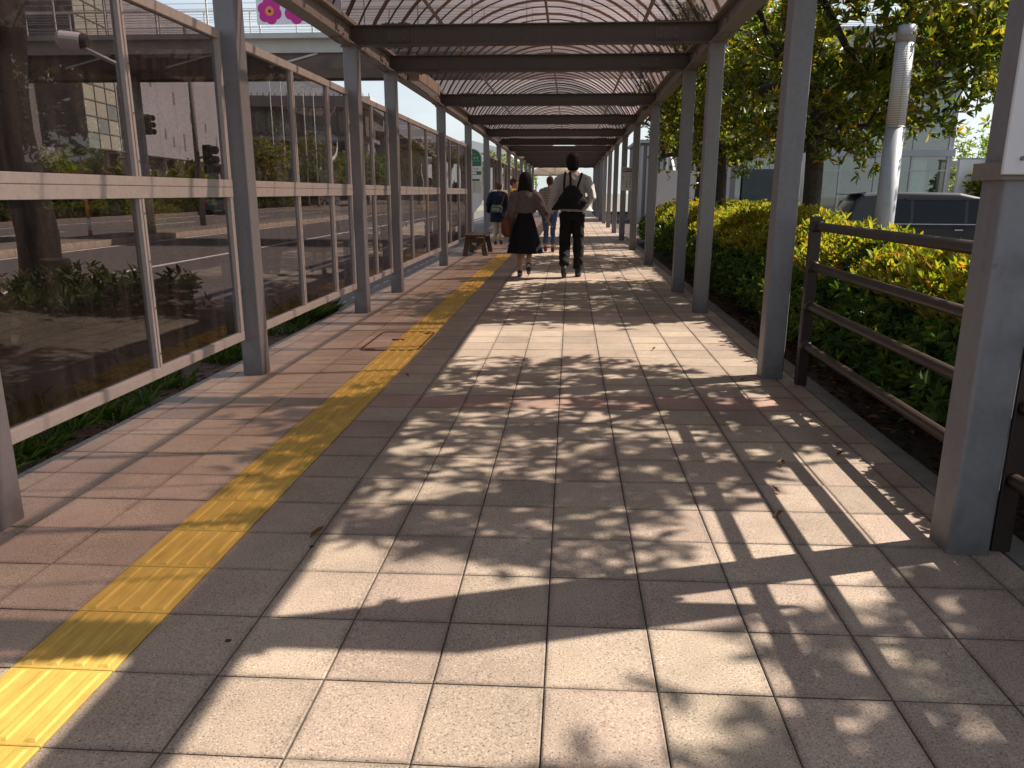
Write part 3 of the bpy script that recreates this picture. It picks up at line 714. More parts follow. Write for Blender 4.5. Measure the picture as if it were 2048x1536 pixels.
# bench
t = thing('wooden_bench', 'weathered dark wooden bench with splayed plank legs beside the screens', 'bench', (-2.02, 17.05, floor_z(-2.0)))
for k in range(3): MB().box((-.25 + k * .168, -.68, .405), (-.25 + k * .168 + .163, .68, .445)).build('seat_plank', M['wood'], t, bevel=.006)
for y in (-.56, .56):
    for s in (-1, 1):
        MB().prism([(s * .275, 0), (s * .165, 0), (s * .10, .405), (s * .20, .405)], 'y', y - .03, y + .03).build('leg', M['wood'], t, bevel=.005)
    MB().box((-.20, y - .025, .22), (.20, y + .025, .40)).build('apron', M['wood'], t)
    MB().box((-.06, y - .033, .235), (.03, y - .026, .275)).build('label_plate', M['cream'], t)
MB().box((-.03, -.53, .12), (.03, .53, .18)).build('stretcher', M['wood'], t)
MB().box((.05, -.606, .375), (.20, -.592, .40)).build('label_plate', M['cream'], t)
for y in (-.6,):
    MB().bar((.09, y, .21), (.19, y, .27), .008, .02).build('tape', M['tactile'], t)

# lamp column
t = thing('lamp_column', 'pale metal lamp column with ribbed luminous sleeve rising from the hedge', 'lamp post', (3.36, 8.6, -.05))
MB().tube([(0, 0, 0), (0, 0, 2.02)], [.101, .096], 28).build('shaft', M['grey_pole'], t, smooth=True)
def sleeve():
    m, nt, n, l, b = mk('lamp_sleeve')
    tc = n.new('ShaderNodeTexCoord'); w = n.new('ShaderNodeTexWave'); w.wave_type = 'BANDS'; w.bands_direction = 'Z'; w.inputs['Scale'].default_value = 14; w.inputs['Distortion'].default_value = .2
    l.new(tc.outputs['Object'], w.inputs['Vector']); rp = ramp(n, [(.25, (.38, .36, .36)), (.6, (.62, .60, .60))]); l.new(w.outputs['Fac'], rp.inputs['Fac']); l.new(rp.outputs['Color'], b.inputs['Base Color'])
    bp = n.new('ShaderNodeBump'); bp.inputs['Strength'].default_value = .15; bp.inputs['Distance'].default_value = .004; l.new(w.outputs['Fac'], bp.inputs['Height']); l.new(bp.outputs['Normal'], b.inputs['Normal'])
    b.inputs['Roughness'].default_value = .5
    return m
MB().tube([(0, 0, 2.025), (0, 0, 2.84)], [.093, .090], 28).build('luminous_sleeve', sleeve(), t, smooth=True)
for k in range(6):
    a_ = k * math.pi / 3 + .4; MB().bar((.094 * math.cos(a_), .094 * math.sin(a_), 2.03), (.0915 * math.cos(a_), .0915 * math.sin(a_), 2.84), .004, .004).build('rib', M['grey_pole'], t)
MB().tube([(0, 0, 2.842), (0, 0, 2.99), (0, 0, 3.02)], [.095, .093, .02], 28).build('cap', M['grey_pole'], t, smooth=True)
for z in (2.015, 2.90): MB().tube([(0, 0, z), (0, 0, z + .012)], .101, 28).build('collar', M['grey_pole'], t, smooth=True)

# ------------------------------------------------------------------ vegetation
def unit(a): return a / (np.linalg.norm(a, axis=-1, keepdims=True) + 1e-9)
def leaf_arrays(P, D, N, L, Wd, bend=.18, fold=.16):
    """one folded six-point leaf per row"""
    D = unit(D); S = unit(np.cross(D, N)); N = np.cross(S, D)
    L = L[:, None]; Wd = Wd[:, None]
    up = N * (Wd * fold)
    v0 = P
    v1 = P + D * L * .32 + S * Wd * .42 + up
    v2 = P + D * L * .70 + S * Wd * .40 + up - N * L * bend * .35
    v3 = P + D * L - N * L * bend
    v4 = P + D * L * .70 - S * Wd * .40 + up - N * L * bend * .35
    v5 = P + D * L * .32 - S * Wd * .42 + up
    V = np.stack([v0, v1, v2, v3, v4, v5], 1).reshape(-1, 3)
    b = np.arange(len(P))[:, None] * 6
    Q = np.concatenate([b + np.array([[0, 1, 2, 3]]), b + np.array([[0, 3, 4, 5]])], 0)
    return V, Q
def rosettes(rng, C, axis, n, L, asp=.36, spread=.9, jit=.25):
    """n leaves fanned round each centre C about its axis"""
    m = len(C)
    C = np.repeat(C, n, 0); A = unit(np.repeat(axis, n, 0))
    ref = np.where(np.abs(A[:, 2:3]) < .9, np.array([[0, 0, 1.]]), np.array([[1., 0, 0]]))
    U = unit(np.cross(A, ref)); W = np.cross(A, U)
    ph = np.tile(np.arange(n) * 2.4, m) + rng.normal(0, .4, m * n)
    sp = spread * rng.uniform(.55, 1.25, m * n)
    rad = U * np.cos(ph)[:, None] + W * np.sin(ph)[:, None]
    D = A * np.cos(sp)[:, None] + rad * np.sin(sp)[:, None]
    N = A * np.sin(sp)[:, None] - rad * np.cos(sp)[:, None] + rng.normal(0, jit, (m * n, 3))
    Ln = L * rng.uniform(.45, 1.35, m * n)
    return leaf_arrays(C + D * .01, D, N, Ln, Ln * asp * rng.uniform(.8, 1.2, m * n))
def skeleton(rng, trunk_pts, trunk_r, targets, step=.22, fork=2, tip=.0065, sag=.0):
    nodes = [np.array(p, float) for p in trunk_pts]; par = [-1] + list(range(len(trunk_pts) - 1))
    top = nodes[-1]
    order = np.argsort(np.linalg.norm(targets - top, axis=1))
    ends = []
    for i in order:
        tg = targets[i]; arr = np.array(nodes)[fork:]
        dv = tg - arr; d = np.linalg.norm(dv, axis=1)
        pen = np.maximum(0, arr[:, 2] - tg[2]) * 1.2
        j = int(np.argmin(d + pen)) + fork
        p = nodes[j]; n = max(1, int(np.linalg.norm(tg - p) / step)); prev = j
        off = rng.normal(0, .06, 3) * min(1, np.linalg.norm(tg - p))
        for k in range(1, n + 1):
            f = k / n; q = p + (tg - p) * f + off * math.sin(math.pi * f) + np.array([0, 0, .10 * math.sin(math.pi * f)]) * np.linalg.norm(tg - p)
            nodes.append(q); par.append(prev); prev = len(nodes) - 1
        ends.append(prev)
    cnt = np.zeros(len(nodes))
    for i in range(len(nodes) - 1, 0, -1):
        if cnt[i] == 0: cnt[i] = 1
        cnt[par[i]] += cnt[i]
    pw = math.log(trunk_r * .95 / tip) / math.log(max(cnt[0], 3))
    r = tip * cnt ** pw
    for i in range(len(trunk_pts)): r[i] = max(r[i], trunk_r * (1 - .3 * i / len(trunk_pts)) * (1 if i < len(trunk_pts) * .7 else .6))
    return np.array(nodes), par, r, ends
def tubes(nodes, par, r, n=6):
    V = []; F = []
    for i in range(1, len(nodes)):
        a = nodes[par[i]]; c = nodes[i]; d = c - a; ln = np.linalg.norm(d)
        if ln < 1e-5: continue
        d = d / ln; ref = np.array([0, 0, 1.]) if abs(d[2]) < .9 else np.array([1., 0, 0])
        u = np.cross(d, ref); u /= np.linalg.norm(u); w = np.cross(d, u)
        ra = min(r[par[i]], r[i] * 1.35); m = n if r[i] > .02 else 4
        b = len(V)
        for cc, rr in ((a, ra), (c + d * r[i] * .3, r[i])):
            for k in range(m):
                t_ = 2 * math.pi * k / m; V.append(cc + (u * math.cos(t_) + w * math.sin(t_)) * rr)
        for k in range(m): F.append((b + k, b + (k + 1) % m, b + m + (k + 1) % m, b + m + k))
    return np.array(V), np.array(F)
def tree(name, label, base, th, tr, cc, cr, nt, nros, nleaf, L, lm, seed, group=None, lean=(0, 0), asp=.36, gap=.12, fork=.6, spreadr=.13):
    rng = np.random.default_rng(seed); base = np.array(base, float)
    t = thing(name, label, 'tree', tuple(base), 0, group)
    nn = max(4, int(th / .22)); tp = []
    w1, w2 = rng.uniform(0, 6, 2)
    for k in range(nn + 1):
        f = k / nn; tp.append((lean[0] * f + .05 * math.sin(w1 + 4 * f) * f, lean[1] * f + .05 * math.sin(w2 + 5 * f) * f, -.1 + (th + .1) * f))
    T = []
    while len(T) < nt:
        p = rng.normal(0, 1, 3); p /= np.linalg.norm(p); p *= rng.uniform(.3, 1) ** .38
        w = np.array(cc) + p * np.array(cr)
        if mnoise.noise(Vector(w * 1.3 + seed)) < -.45 + gap * 2.2: continue
        if w[2] < cc[2] - cr[2] * .8 and rng.random() < .6: continue
        T.append(w)
    T = np.array(T)
    nodes, par, r, ends = skeleton(rng, tp, tr, T, fork=int(nn * fork))
    V, F = tubes(nodes, par, r, 8)
    ri = r[0]
    tk = np_mesh('trunk', V, F, M['bark'], t, True)
    C = np.repeat(nodes[ends], nros, 0) + rng.normal(0, spreadr, (len(ends) * nros, 3))
    ax = unit(C - np.array(cc)) * .6 + np.array([0, 0, .7]) + rng.normal(0, .45, C.shape)
    V, Q = rosettes(rng, C, ax, nleaf, L, asp)
    cw = np_mesh('crown', V, Q, lm, t)
    return t
G = 'evergreen trees in the hedge bed'
tree('evergreen_tree', 'evergreen tree with forked dark trunk behind the second right canopy post', (3.14, 10.6, -.1), 2.9, .125, (.28, -.1, 3.5), (2.0, 1.9, 1.75), 640, 6, 9, .108, M['leaf_tree'], 11, G, (.06, 0), fork=.62)
tree('evergreen_tree', 'evergreen tree with low side twig standing beyond the forked trunk tree', (2.95, 15.5, -.1), 2.9, .12, (.15, .1, 3.5), (1.65, 1.8, 1.7), 470, 6, 8, .108, M['leaf_tree'], 12, G, (-.05, 0), fork=.62)
tree('evergreen_tree', 'evergreen tree behind the guard rail and the white sign board', (3.3, 5.2, -.1), 2.6, .11, (-.3, .0, 3.75), (1.25, 1.75, 1.15), 235, 5, 8, .118, M['leaf_tree'], 13, G, fork=.75)
tree('evergreen_tree', 'evergreen tree shading the near end of the guard rail', (5.35, 2.2, -.45), 1.9, .12, (0, 0, 3.85), (1.7, 1.45, 1.4), 480, 6, 9, .125, M['leaf_tree'], 14, G, fork=.75)
tree('evergreen_tree', 'small evergreen tree near the white hoarding', (3.3, 20.6, -.1), 1.9, .11, (0, 0, 3.3), (1.5, 1.7, 1.5), 240, 5, 6, .14, M['leaf_tree'], 15, G, fork=.7)

# hedge on the right
def hedge(name, label, x0, x1, y0, y1, h, z0, seed, dens, shoots, L, lm, sm, lod_y=12., core_in=.12, face=-1, xb=None):
    xr = (lambda y: np.interp(y, xb[0], xb[1])) if xb else (lambda y: np.full(np.shape(y), x1))
    rng = np.random.default_rng(seed)
    t = thing(name, label, 'hedge', ((x0 + x1) / 2, (y0 + y1) / 2, z0)); o = np.array([(x0 + x1) / 2, (y0 + y1) / 2, z0])
    def top(x, y):
        e = np.minimum(np.clip((x - x0) / .5, 0, 1), np.clip((xr(y) - x) / .5, 0, 1))
        nz = np.array([mnoise.noise(Vector((a * 1.3, c * 1.3, seed))) * .10 + mnoise.noise(Vector((a * 3.6, c * 3.6, seed + 5))) * .07 for a, c in zip(np.atleast_1d(x), np.atleast_1d(y))])
        return h * (.60 + .40 * np.sqrt(e)) + nz
    # unseen solid dark core, added to block light through the hedge
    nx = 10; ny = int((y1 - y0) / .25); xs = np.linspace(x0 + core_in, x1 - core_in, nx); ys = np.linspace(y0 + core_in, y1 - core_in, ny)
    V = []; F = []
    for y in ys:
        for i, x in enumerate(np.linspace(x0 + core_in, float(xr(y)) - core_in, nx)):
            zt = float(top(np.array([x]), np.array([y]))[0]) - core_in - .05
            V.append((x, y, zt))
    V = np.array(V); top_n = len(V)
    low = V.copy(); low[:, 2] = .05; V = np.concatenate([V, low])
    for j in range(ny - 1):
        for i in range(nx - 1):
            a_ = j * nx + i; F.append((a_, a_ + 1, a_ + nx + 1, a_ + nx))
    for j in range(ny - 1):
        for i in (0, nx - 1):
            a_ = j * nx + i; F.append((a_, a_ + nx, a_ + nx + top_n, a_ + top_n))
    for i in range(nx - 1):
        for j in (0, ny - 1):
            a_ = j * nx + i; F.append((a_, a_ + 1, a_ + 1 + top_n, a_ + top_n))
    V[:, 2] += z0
    np_mesh('light_block_core', V - o, np.array(F), M['core'], t)
    # leaves on the flank and the top
    def lod(y): return 1.0 / (1 + np.clip((y - lod_y) / lod_y, 0, 4) ** 1.0)
    A = (y1 - y0) * h; n = int(A * dens)
    y = rng.uniform(y0, y1, n); y = y[rng.random(n) < lod(y)]
    z = rng.beta(1.5, 1.1, len(y)); side = np.where(rng.random(len(y)) < .8, face, -face)
    xe = np.where(side < 0, x0, xr(y)); zz = .10 + z * (top(xe - side * .06, y) - .10)
    bulge = .12 * np.sin(np.pi * z) + rng.normal(0, .07, len(y)) + np.array([mnoise.noise(Vector((a * 2, c * 3, seed + 9))) for a, c in zip(y, zz)]) * .12
    C1 = np.stack([xe + side * bulge - side * (z ** 3) * .18, y, zz + z0], 1)
    a1 = np.stack([side * .7 + 0 * y, rng.normal(0, .4, len(y)), .7 + 0 * y], 1) + rng.normal(0, .3, (len(y), 3))
    n = int((x1 - x0) * (y1 - y0) * dens * .9)
    y = rng.uniform(y0, y1, n); y = y[rng.random(n) < lod(y)]; x = x0 + .05 + (xr(y) - .1 - x0) * rng.uniform(0, 1, len(y))
    C2 = np.stack([x, y, z0 + top(x, y) - np.abs(rng.normal(0, .07, len(y)))], 1)
    a2 = np.stack([0 * y, 0 * y, 1 + 0 * y], 1) + rng.normal(0, .45, (len(y), 3))
    V, Q = rosettes(rng, np.concatenate([C1, C2]) - o, np.concatenate([a1, a2]), 6, L, .38, .95)
    np_mesh('foliage', V, Q, lm, t)['kind'] = 'stuff'
    if shoots:
        n = int((x1 - x0) * (y1 - y0) * shoots)
        y = rng.uniform(y0, y1, n); y = y[rng.random(n) < lod(y)]; x = x0 - .02 + (xr(y) - x0) * rng.beta(.9, 1.1, len(y))
        keep = np.array([mnoise.noise(Vector((a * .9, c * .9, seed + 20))) for a, c in zip(x, y)]) > -.28
        x, y = x[keep], y[keep]
        C = np.stack([x, y, z0 + top(np.clip(x, x0 + .02, xr(y)), y) + rng.uniform(-.05, .06, len(y)) + np.where(rng.random(len(y)) < .12, rng.uniform(.02, .12, len(y)), 0)], 1)
        ax = np.stack([0 * y, 0 * y, 1 + 0 * y], 1) + rng.normal(0, .28, (len(y), 3))
        V, Q = rosettes(rng, C - o, ax, 6, L * .95, .36, .62)
        np_mesh('young_shoots', V, Q, sm, t)['kind'] = 'stuff'
    # stems low on the walkway side
    b = MB(o)
    r3 = random.Random(seed)
    for k in range(int((y1 - y0) * 4)):
        yy = r3.uniform(y0, min(y1, y0 + 18)); xx = x0 + r3.uniform(.02, .3)
        p0 = Vector((xx, yy, z0)); p1 = p0 + Vector((r3.uniform(-.12, .08), r3.uniform(-.12, .12), r3.uniform(.25, .5)))
        b.tube([p0, (p0 + p1) / 2 + Vector((r3.uniform(-.03, .03), r3.uniform(-.03, .03), 0)), p1], [.011, .009, .006], 5)
    b.build('stem', M['bark'], t, normals=False)
    return t
hedge('clipped_hedge', 'dense waist high hedge with yellow and orange young leaves behind guard rail', 2.08, 4.5, 2.2, 22, 1.0, -.05, 31, 420, 470, .068, M['leaf_hedge'], M['leaf_shoot'], 9., xb=((2, 4.4, 8, 10.5, 13, 30), (2.5, 2.58, 2.95, 3.55, 4.6, 4.8)))
hedge('clipped_hedge', 'dark green clipped hedge along the opposite side of the road', -26.2, -24.5, 14, 75, 1.45, -.02, 32, 30, 0, .22, M['leaf_dark'], None, 60, face=1)

# shrubs and grass in the left bed
def shrub(name, label, base, h, rad, n, L, lm, seed, group=None):
    rng = np.random.default_rng(seed); t = thing(name, label, 'shrub', base, 0, group)
    b = MB(); C = []; A = []
    for k in range(n):
        a_ = rng.uniform(0, 6.28); rr = rad * math.sqrt(rng.uniform(0, 1)); hh = h * rng.uniform(.55, 1.1) * (1 - .35 * (rr / rad) ** 2)
        p = np.array([rr * math.cos(a_), rr * math.sin(a_), hh]); q = p * np.array([.35, .35, 0]) + np.array([0, 0, .0])
        m_ = (p + q) / 2 + rng.normal(0, .03, 3)
        b.tube([tuple(q), tuple(m_), tuple(p)], [.009, .006, .004], 4, caps=False)
        C.append(p); A.append(p - m_)
        if rng.random() < .7: C.append(m_ + rng.normal(0, .03, 3)); A.append(np.array([math.cos(a_), math.sin(a_), .6]))
        if rng.random() < .5: C.append(p * .8 + q * .2 + rng.normal(0, .05, 3)); A.append(np.array([math.cos(a_ + 1), math.sin(a_ + 1), .8]))
    b.build('stem', M['bark'], t, normals=False)
    V, Q = rosettes(rng, np.array(C), np.array(A), 8, L, .36, .95)
    np_mesh('foliage', V, Q, lm, t)
    return t
rs = random.Random(8)
sh = [(-6.35, 9.0, .42, .45), (-5.5, 8.35, .5, .5), (-6.6, 8.2, .5, .5), (-7.25, 7.6, .55, .5), (-5.1, 8.9 - .5, .45, .4), (-4.55, 8.3, .48, .42), (-6.1, 7.5, .4, .45), (-7.3, 8.55, .55, .45), (-4.3, 7.6, .42, .38), (-5.2, 7.4, .4, .45), (-7.2, 6.4, .5, .5), (-6.2, 6.3, .45, .5), (-5.0, 6.4, .4, .45), (-7.0, 5.0, .5, .5), (-5.8, 4.8, .45, .45)]
for i, (x, y, h, rd) in enumerate(sh):
    shrub('bed_shrub', 'low leathery leaved shrub in the planting bed behind the smoked screens', (x, y, soil_z(x, y)), h, rd, 34, .11, M['leaf_dark'], 50 + i, 'low shrubs behind the screens')
rng = np.random.default_rng(71)
def grass(name, label, xs, ys, hs, n, m, wd=.006):
    rng = np.random.default_rng(len(xs) * 7 + 3)
    P = []; D = []; L = []
    for x, y, h in zip(xs, ys, hs):
        k = n; a_ = rng.uniform(0, 6.28, k); rr = rng.uniform(0, .06, k)
        P.append(np.stack([x + rr * np.cos(a_), y + rr * np.sin(a_), np.full(k, soil_z(x, y) - .01)], 1))
        tl = rng.uniform(.1, .75, k); D.append(np.stack([np.cos(a_) * np.sin(tl), np.sin(a_) * np.sin(tl), np.cos(tl)], 1)); L.append(h * rng.uniform(.5, 1.2, k))
    P = np.concatenate(P); D = np.concatenate(D); L = np.concatenate(L)
    V, Q = leaf_arrays(P, D, np.stack([D[:, 0], D[:, 1], 0 * L - .5], 1), L, np.full(len(L), wd * 2), -.35, .1)
    ob = np_mesh(name, V, Q, m); tag(ob, label, 'grass', kind='stuff'); return ob
gx, gy, gh = [], [], []
for k in range(210):
    y = rs.uniform(2.2, 8.7); x = -2.78 - abs(rs.gauss(0, .35))
    if mnoise.noise(Vector((x * 1.5, y * 1.2, 4))) < -.12: continue
    gx.append(x); gy.append(y); gh.append(rs.uniform(.07, .2))
for k in range(40): gx.append(-2.8 - rs.random() * .25); gy.append(rs.uniform(7.9, 8.7)); gh.append(rs.uniform(.15, .3))
grass('grass_tufts', 'grass tufts growing below the smoked screens', gx, gy, gh, 16, M['grass'])
# leaf litter in the right bed and on the left soil
n = 2600; P = np.stack([rng.uniform(1.75, 2.5, n), rng.uniform(1.2, 14, n), np.zeros(n)], 1)
P[:, 2] = [soil_z(a, c) + .045 + rng.uniform(0, .012) for a, c in P[:, :2]]
n2 = 700; P2 = np.stack([rng.uniform(-3.6, -2.72, n2), rng.uniform(2.2, 8.7, n2), np.zeros(n2)], 1); P2[:, 2] = [soil_z(a, c) + .006 for a, c in P2[:, :2]]
P = np.concatenate([P, P2]); D = np.stack([rng.normal(0, 1, len(P)), rng.normal(0, 1, len(P)), rng.normal(0, .15, len(P))], 1)
L = rng.uniform(.03, .085, len(P)); V, Q = leaf_arrays(P, D, np.stack([rng.normal(0, .3, len(P)), rng.normal(0, .3, len(P)), np.ones(len(P))], 1), L, L * .4, .12, .3)
tag(np_mesh('leaf_litter', V, Q, M['dead_leaf']), 'dry brown leaf litter on the soil of the beds', 'leaf litter', kind='stuff')
# single dropped leaves on the paving
lv = [(-.985, 2.66, .9, 'brown curled dry leaf lying beside the yellow tactile strip'), (-1.15, 5.33, 2.2, 'dark dry leaf on pavement near the access cover')]
lv += [(x, y, a, 'small dry leaf dropped on the paving near the right posts') for x, y, a in ((1.22, 5.3, .3), (1.05, 3.55, 1.3), (.95, 3.2, 2.1), (1.36, 3.72, .6), (1.42, 3.3, 2.8), (.72, 6.35, 1.1), (1.3, 9.3, .2), (.86, 2.95, .7))]
for x, y, a_, lb in lv:
    D = np.array([[math.cos(a_), math.sin(a_), .12]]); Lx = np.array([.075 if 'brown' in lb else .055])
    V, Q = leaf_arrays(np.array([[0., 0, .004]]), D, np.array([[.1, .1, 1.]]), Lx, Lx * .45, -.25, .35)
    ob = np_mesh('fallen_leaf', V, Q, M['dead_leaf']); ob.location = (x, y, floor_z(x) + .001)
    tag(ob, lb, 'leaf', 'leaves dropped near the right posts' if 'small' in lb else None)
for x, y, r_, lb in ((-1.0, 1.965, .009, 'round black chewing gum spot on grey paver beside tactile strip'), (-.955, 2.60, .008, 'dark smudge on paver next to brown dry leaf')):
    b = MB((x, y, floor_z(x)));
    pts = [(x + r_ * (1 + .3 * math.sin(3 * k + x)) * math.cos(k * .524), y + r_ * .8 * math.sin(k * .524)) for k in range(12)]
    b.prism(pts, 'z', floor_z(x) - .002, floor_z(x) + .0018); tag(b.build('gum_spot', M['black']), lb, 'stain')

# big tree behind the near screen
rng = np.random.default_rng(5)
t = thing('street_tree', 'thick dark furrowed street tree trunk with stump beside it behind screens', 'tree', (-7.25, 9.95, -.1))
tp = [(.0 + .06 * math.sin(k * .8), .04 * math.sin(k), -.1 + k * .45) for k in range(12)]
T = []
while len(T) < 110:
    p = rng.normal(0, 1, 3); p /= np.linalg.norm(p); T.append(np.array([-.3, 0, 6.9]) + p * np.array([2.6, 2.6, 1.9]) * rng.uniform(.4, 1))
M['bark_dark'] = mat('dark_bark', (.022, .017, .014), .95, var=.5, scale=16, bump=1.0, bscale=28, detail=9)
nodes, par, r, ends = skeleton(rng, tp, .27, np.array(T), step=.35, fork=8)
V, F = tubes(nodes, par, r, 12); np_mesh('trunk', V, F, M['bark_dark'], t, True)
C = np.repeat(nodes[ends], 5, 0) + rng.normal(0, .25, (len(ends) * 5, 3)); V, Q = rosettes(rng, C, rng.normal(0, 1, C.shape) + [0, 0, 1], 6, .2, .4)
np_mesh('crown', V, Q, M['leaf_dark'], t)
st = MB((-6.72, 9.6, -.08)); st.loft([(-6.72, 9.6, -.12, .20, .20), (-6.72, 9.6, .1, .185, .185), (-6.72, 9.6, .42, .18, .18), (-6.72, 9.6, .435, .165, .165)], 14)
tag(st.build('tree_stump', M['bark_dark']), 'squat dark stump close beside the thick street tree trunk', 'stump')

# trees across the road and in the distance
far = [(-26.8, 39, 2.9, 1.1, 'round dark street tree between hall glazing and road'), (-27.8, 48, 2.9, 1.2, 'round dark tree in front of the pale grey hall wall'), (-28.0, 56, 3.1, 1.4, 'bushy tree below the traffic signal across the road'),
       (-25.6, 64, 5.6, 2.3, 'tall spreading tree in front of the hall with flagpoles'), (-23.6, 72, 6.2, 2.4, 'tall green tree beside the flagpoles'), (-21.6, 80, 5.6, 2.4, 'light green tree right of the flagpoles'),
       (-22.0, 84, 5.2, 2.4, 'bright green tree beyond the parked pink van'), (-18.5, 95, 7.5, 3.0, 'broad green tree far along the road'), (-14.5, 98, 6.5, 2.8, 'rounded tree far along the road near the bus bay'), (-9.5, 100, 6.5, 2.6, 'distant tree seen between canopy posts'), (-6.0, 92, 4.6, 1.8, 'yellowish distant tree seen beside the arched shelter'),
       (23.5, 48, 5.6, 2.4, 'airy light green tree beside the white end wall of glass building'), (26.5, 50, 5.4, 2.3, 'airy light green tree right of the white end wall'), (22.4, 43, 3.2, 1.1, 'small dark conifer like tree beside the white end wall'), (6.2, 44, 5.2, 2.0, 'dark tree behind the white hoarding')]
for i, (x, y, h, rd, lb) in enumerate(far):
    pale = 'light' in lb or 'bright' in lb or 'yellowish' in lb
    z0 = -.45 if x > 5 else -.02
    n_ = 120 if 'airy' not in lb else 80
    tree('distant_tree', lb, (x, y, z0), h * .42, .05 * h * .5, (0, 0, h * .62), (rd, rd, h * .36), n_, 4, 6, .34 if 'airy' not in lb else .26, M['leaf_pale'] if pale else M['leaf_tree'], 100 + i, 'trees in the distance', gap=.1 if 'airy' not in lb else .2, spreadr=.3)

# ------------------------------------------------------------------ vehicles
def car_paint(name, c): return mat(name, c, .28, .35, var=.04, coat=.8)
M['tyre'] = mat('tyre', (.02, .02, .02), .9, var=.2); M['rim'] = mat('rim', (.45, .45, .46), .35, .7, var=.1)
M['redlamp'] = mat('tail_lamp', (.45, .02, .015), .15, 0, var=.1, coat=.5); M['trim'] = mat('black_trim', (.02, .02, .022), .5, var=.2)
M['lampglass'] = mat('head_lamp', (.7, .7, .7), .1, .2, var=.05)
def car(name, label, loc, rz, L, Wd, H, paint, van=True, sticker=None, plate=(.6, .6, .55)):
    """front towards +X"""
    t = thing(name, label, 'car', loc, rz)
    belt = H * .56; w = Wd / 2; x0, x1 = -L / 2, L / 2
    if van: prof = [(x0 + .02, .36), (x0, .62), (x0 + .04, belt), (x0 + .22, H * .86), (x0 + .42, H * .965), (x0 + 1.2, H), (x1 - 2.0, H * .985), (x1 - 1.55, H * .93), (x1 - .72, belt + .03), (x1 - .12, H * .44), (x1, H * .33), (x1 - .03, .30)]
    else: prof = [(x0 + .02, .34), (x0, .6), (x0 + .06, belt), (x0 + .28, H * .88), (x0 + .5, H * .98), (x0 + 1.3, H), (x1 - 1.7, H * .97), (x1 - .95, belt + .02), (x1 - .1, H * .46), (x1, H * .34), (x1 - .03, .28)]
    def yw(x, z):
        k = max(0, (z - belt) / (H - belt)); e = min(1, (x - x0) / .35 + .25, (x1 - x) / .6 + .25)
        return w * (1 - .17 * k) * (.88 + .12 * max(0, e)) * (1 if z > .5 else .985)
    n = len(prof)
    # stations across the width
    vs = []; st = [-1, -.92, -.5, 0, .5, .92, 1]
    for s in st:
        for (x, z) in prof:
            xx = x; zz = z
            if abs(s) == 1: zz = z - (.05 if z > belt + .05 else 0); xx = x * .985
            vs.append((xx, s * yw(x, z), zz))
    fs = []
    for i in range(len(st) - 1):
        for k in range(n - 1):
            a_ = i * n + k; fs.append((a_, a_ + 1, a_ + n + 1, a_ + n))
    # bottom
    for i in range(len(st) - 1): fs.append((i * n, i * n + n, i * n + n + n - 1, i * n + n - 1))
    # side faces split at the belt line
    for i, s in ((0, 1), (len(st) - 1, -1)):
        hi = [k for k in range(n) if prof[k][1] >= belt - 1e-6]; ka, kb = hi[0], hi[-1]
        fs.append(tuple(i * n + k for k in range(ka, kb + 1))); fs.append(tuple(i * n + k for k in list(range(0, ka + 1)) + list(range(kb, n))))
    body = MB().add(vs, fs).build('body', paint, t, smooth=False, bevel=.035)
    # side glass
    tops = H * .90
    cuts = [(.16, .33), (.345, .60), (.615, .80)] if van else [(.18, .36), (.375, .58), (.595, .74)]
    for s in (-1, 1):
        for q, (fa, fb) in enumerate(cuts):
            xa, xb = x0 + L * fa, x0 + L * fb
            zt = tops if q < 2 else tops - .03
            xa_t = xa + (.10 if q == 0 else 0); xb_t = xb - (.32 if q == 2 else 0)
            pts = [(xa, belt + .03), (xb, belt + .03), (xb_t, zt), (xa_t, zt)]
            vv = [(x, s * (yw(x, z) + .004), z) for x, z in pts] + [(x, s * (yw(x, z) - .02), z) for x, z in pts]
            MB().add(vv, [(0, 1, 2, 3), (7, 6, 5, 4), (0, 4, 5, 1), (1, 5, 6, 2), (2, 6, 7, 3), (3, 7, 4, 0)]).build('window', M['carglass'], t)
            if q < 2:
                hx = xa + (xb - xa) * (.9 if q == 1 else .12)
                MB().bar((hx - .1, s * (w + .012), belt - .13), (hx + .1, s * (w + .012), belt - .13), .03, .03).build('door_handle', M['rim'] if van else paint, t, bevel=.006)
        MB().box((x0 + .26 * L, s * (w - .006) - .006, .38), (x0 + .262 * L + .008, s * (w - .002) + .006, belt)).build('door_seam', M['trim'], t)
        MB().box((x0 + .61 * L, s * (w - .006) - .006, .38), (x0 + .61 * L + .01, s * (w - .002) + .006, belt)).build('door_seam', M['trim'], t)
        for xa in (x0 + L * .17, x1 - L * .18):
            wh = MB().tube([(xa, s * (w - .20), .315), (xa, s * (w + .008), .315)], .315, 22).build('wheel', M['tyre'], t, smooth=False)
            MB().tube([(xa, s * (w + .004), .315), (xa, s * (w + .014), .315)], [.21, .20], 18).build('rim', M['rim'], wh)
        zl = H * .42; MB().prism([(x0 - .012, zl - .12), (x0 + .16, zl - .10), (x0 + .12, zl + .14), (x0 + .005, zl + .12)], 'y', s * w * .62, s * (w * .955)).build('tail_light', M['redlamp'], t, bevel=.01)
        MB().prism([(x1 - .30, H * .38), (x1 - .02, H * .34), (x1 - .05, H * .42), (x1 - .28, H * .46)], 'y', s * w * .6, s * (w * .93)).build('headlight', M['lampglass'], t, bevel=.01)
        MB().box((x1 - L * .33, s * (w + .02) - .0, belt + .02), (x1 - L * .33 + .12, s * (w + .17), belt + .17)).build('mirror', paint, t, bevel=.03)
        xa, xb = x0 + L * (cuts[0][0] - .008), x0 + L * (cuts[-1][1] - .06)
        pts = [(xa, belt + .012), (xb + L * .06, belt + .012), (xb, tops + .012), (xa + .09, tops + .02)]
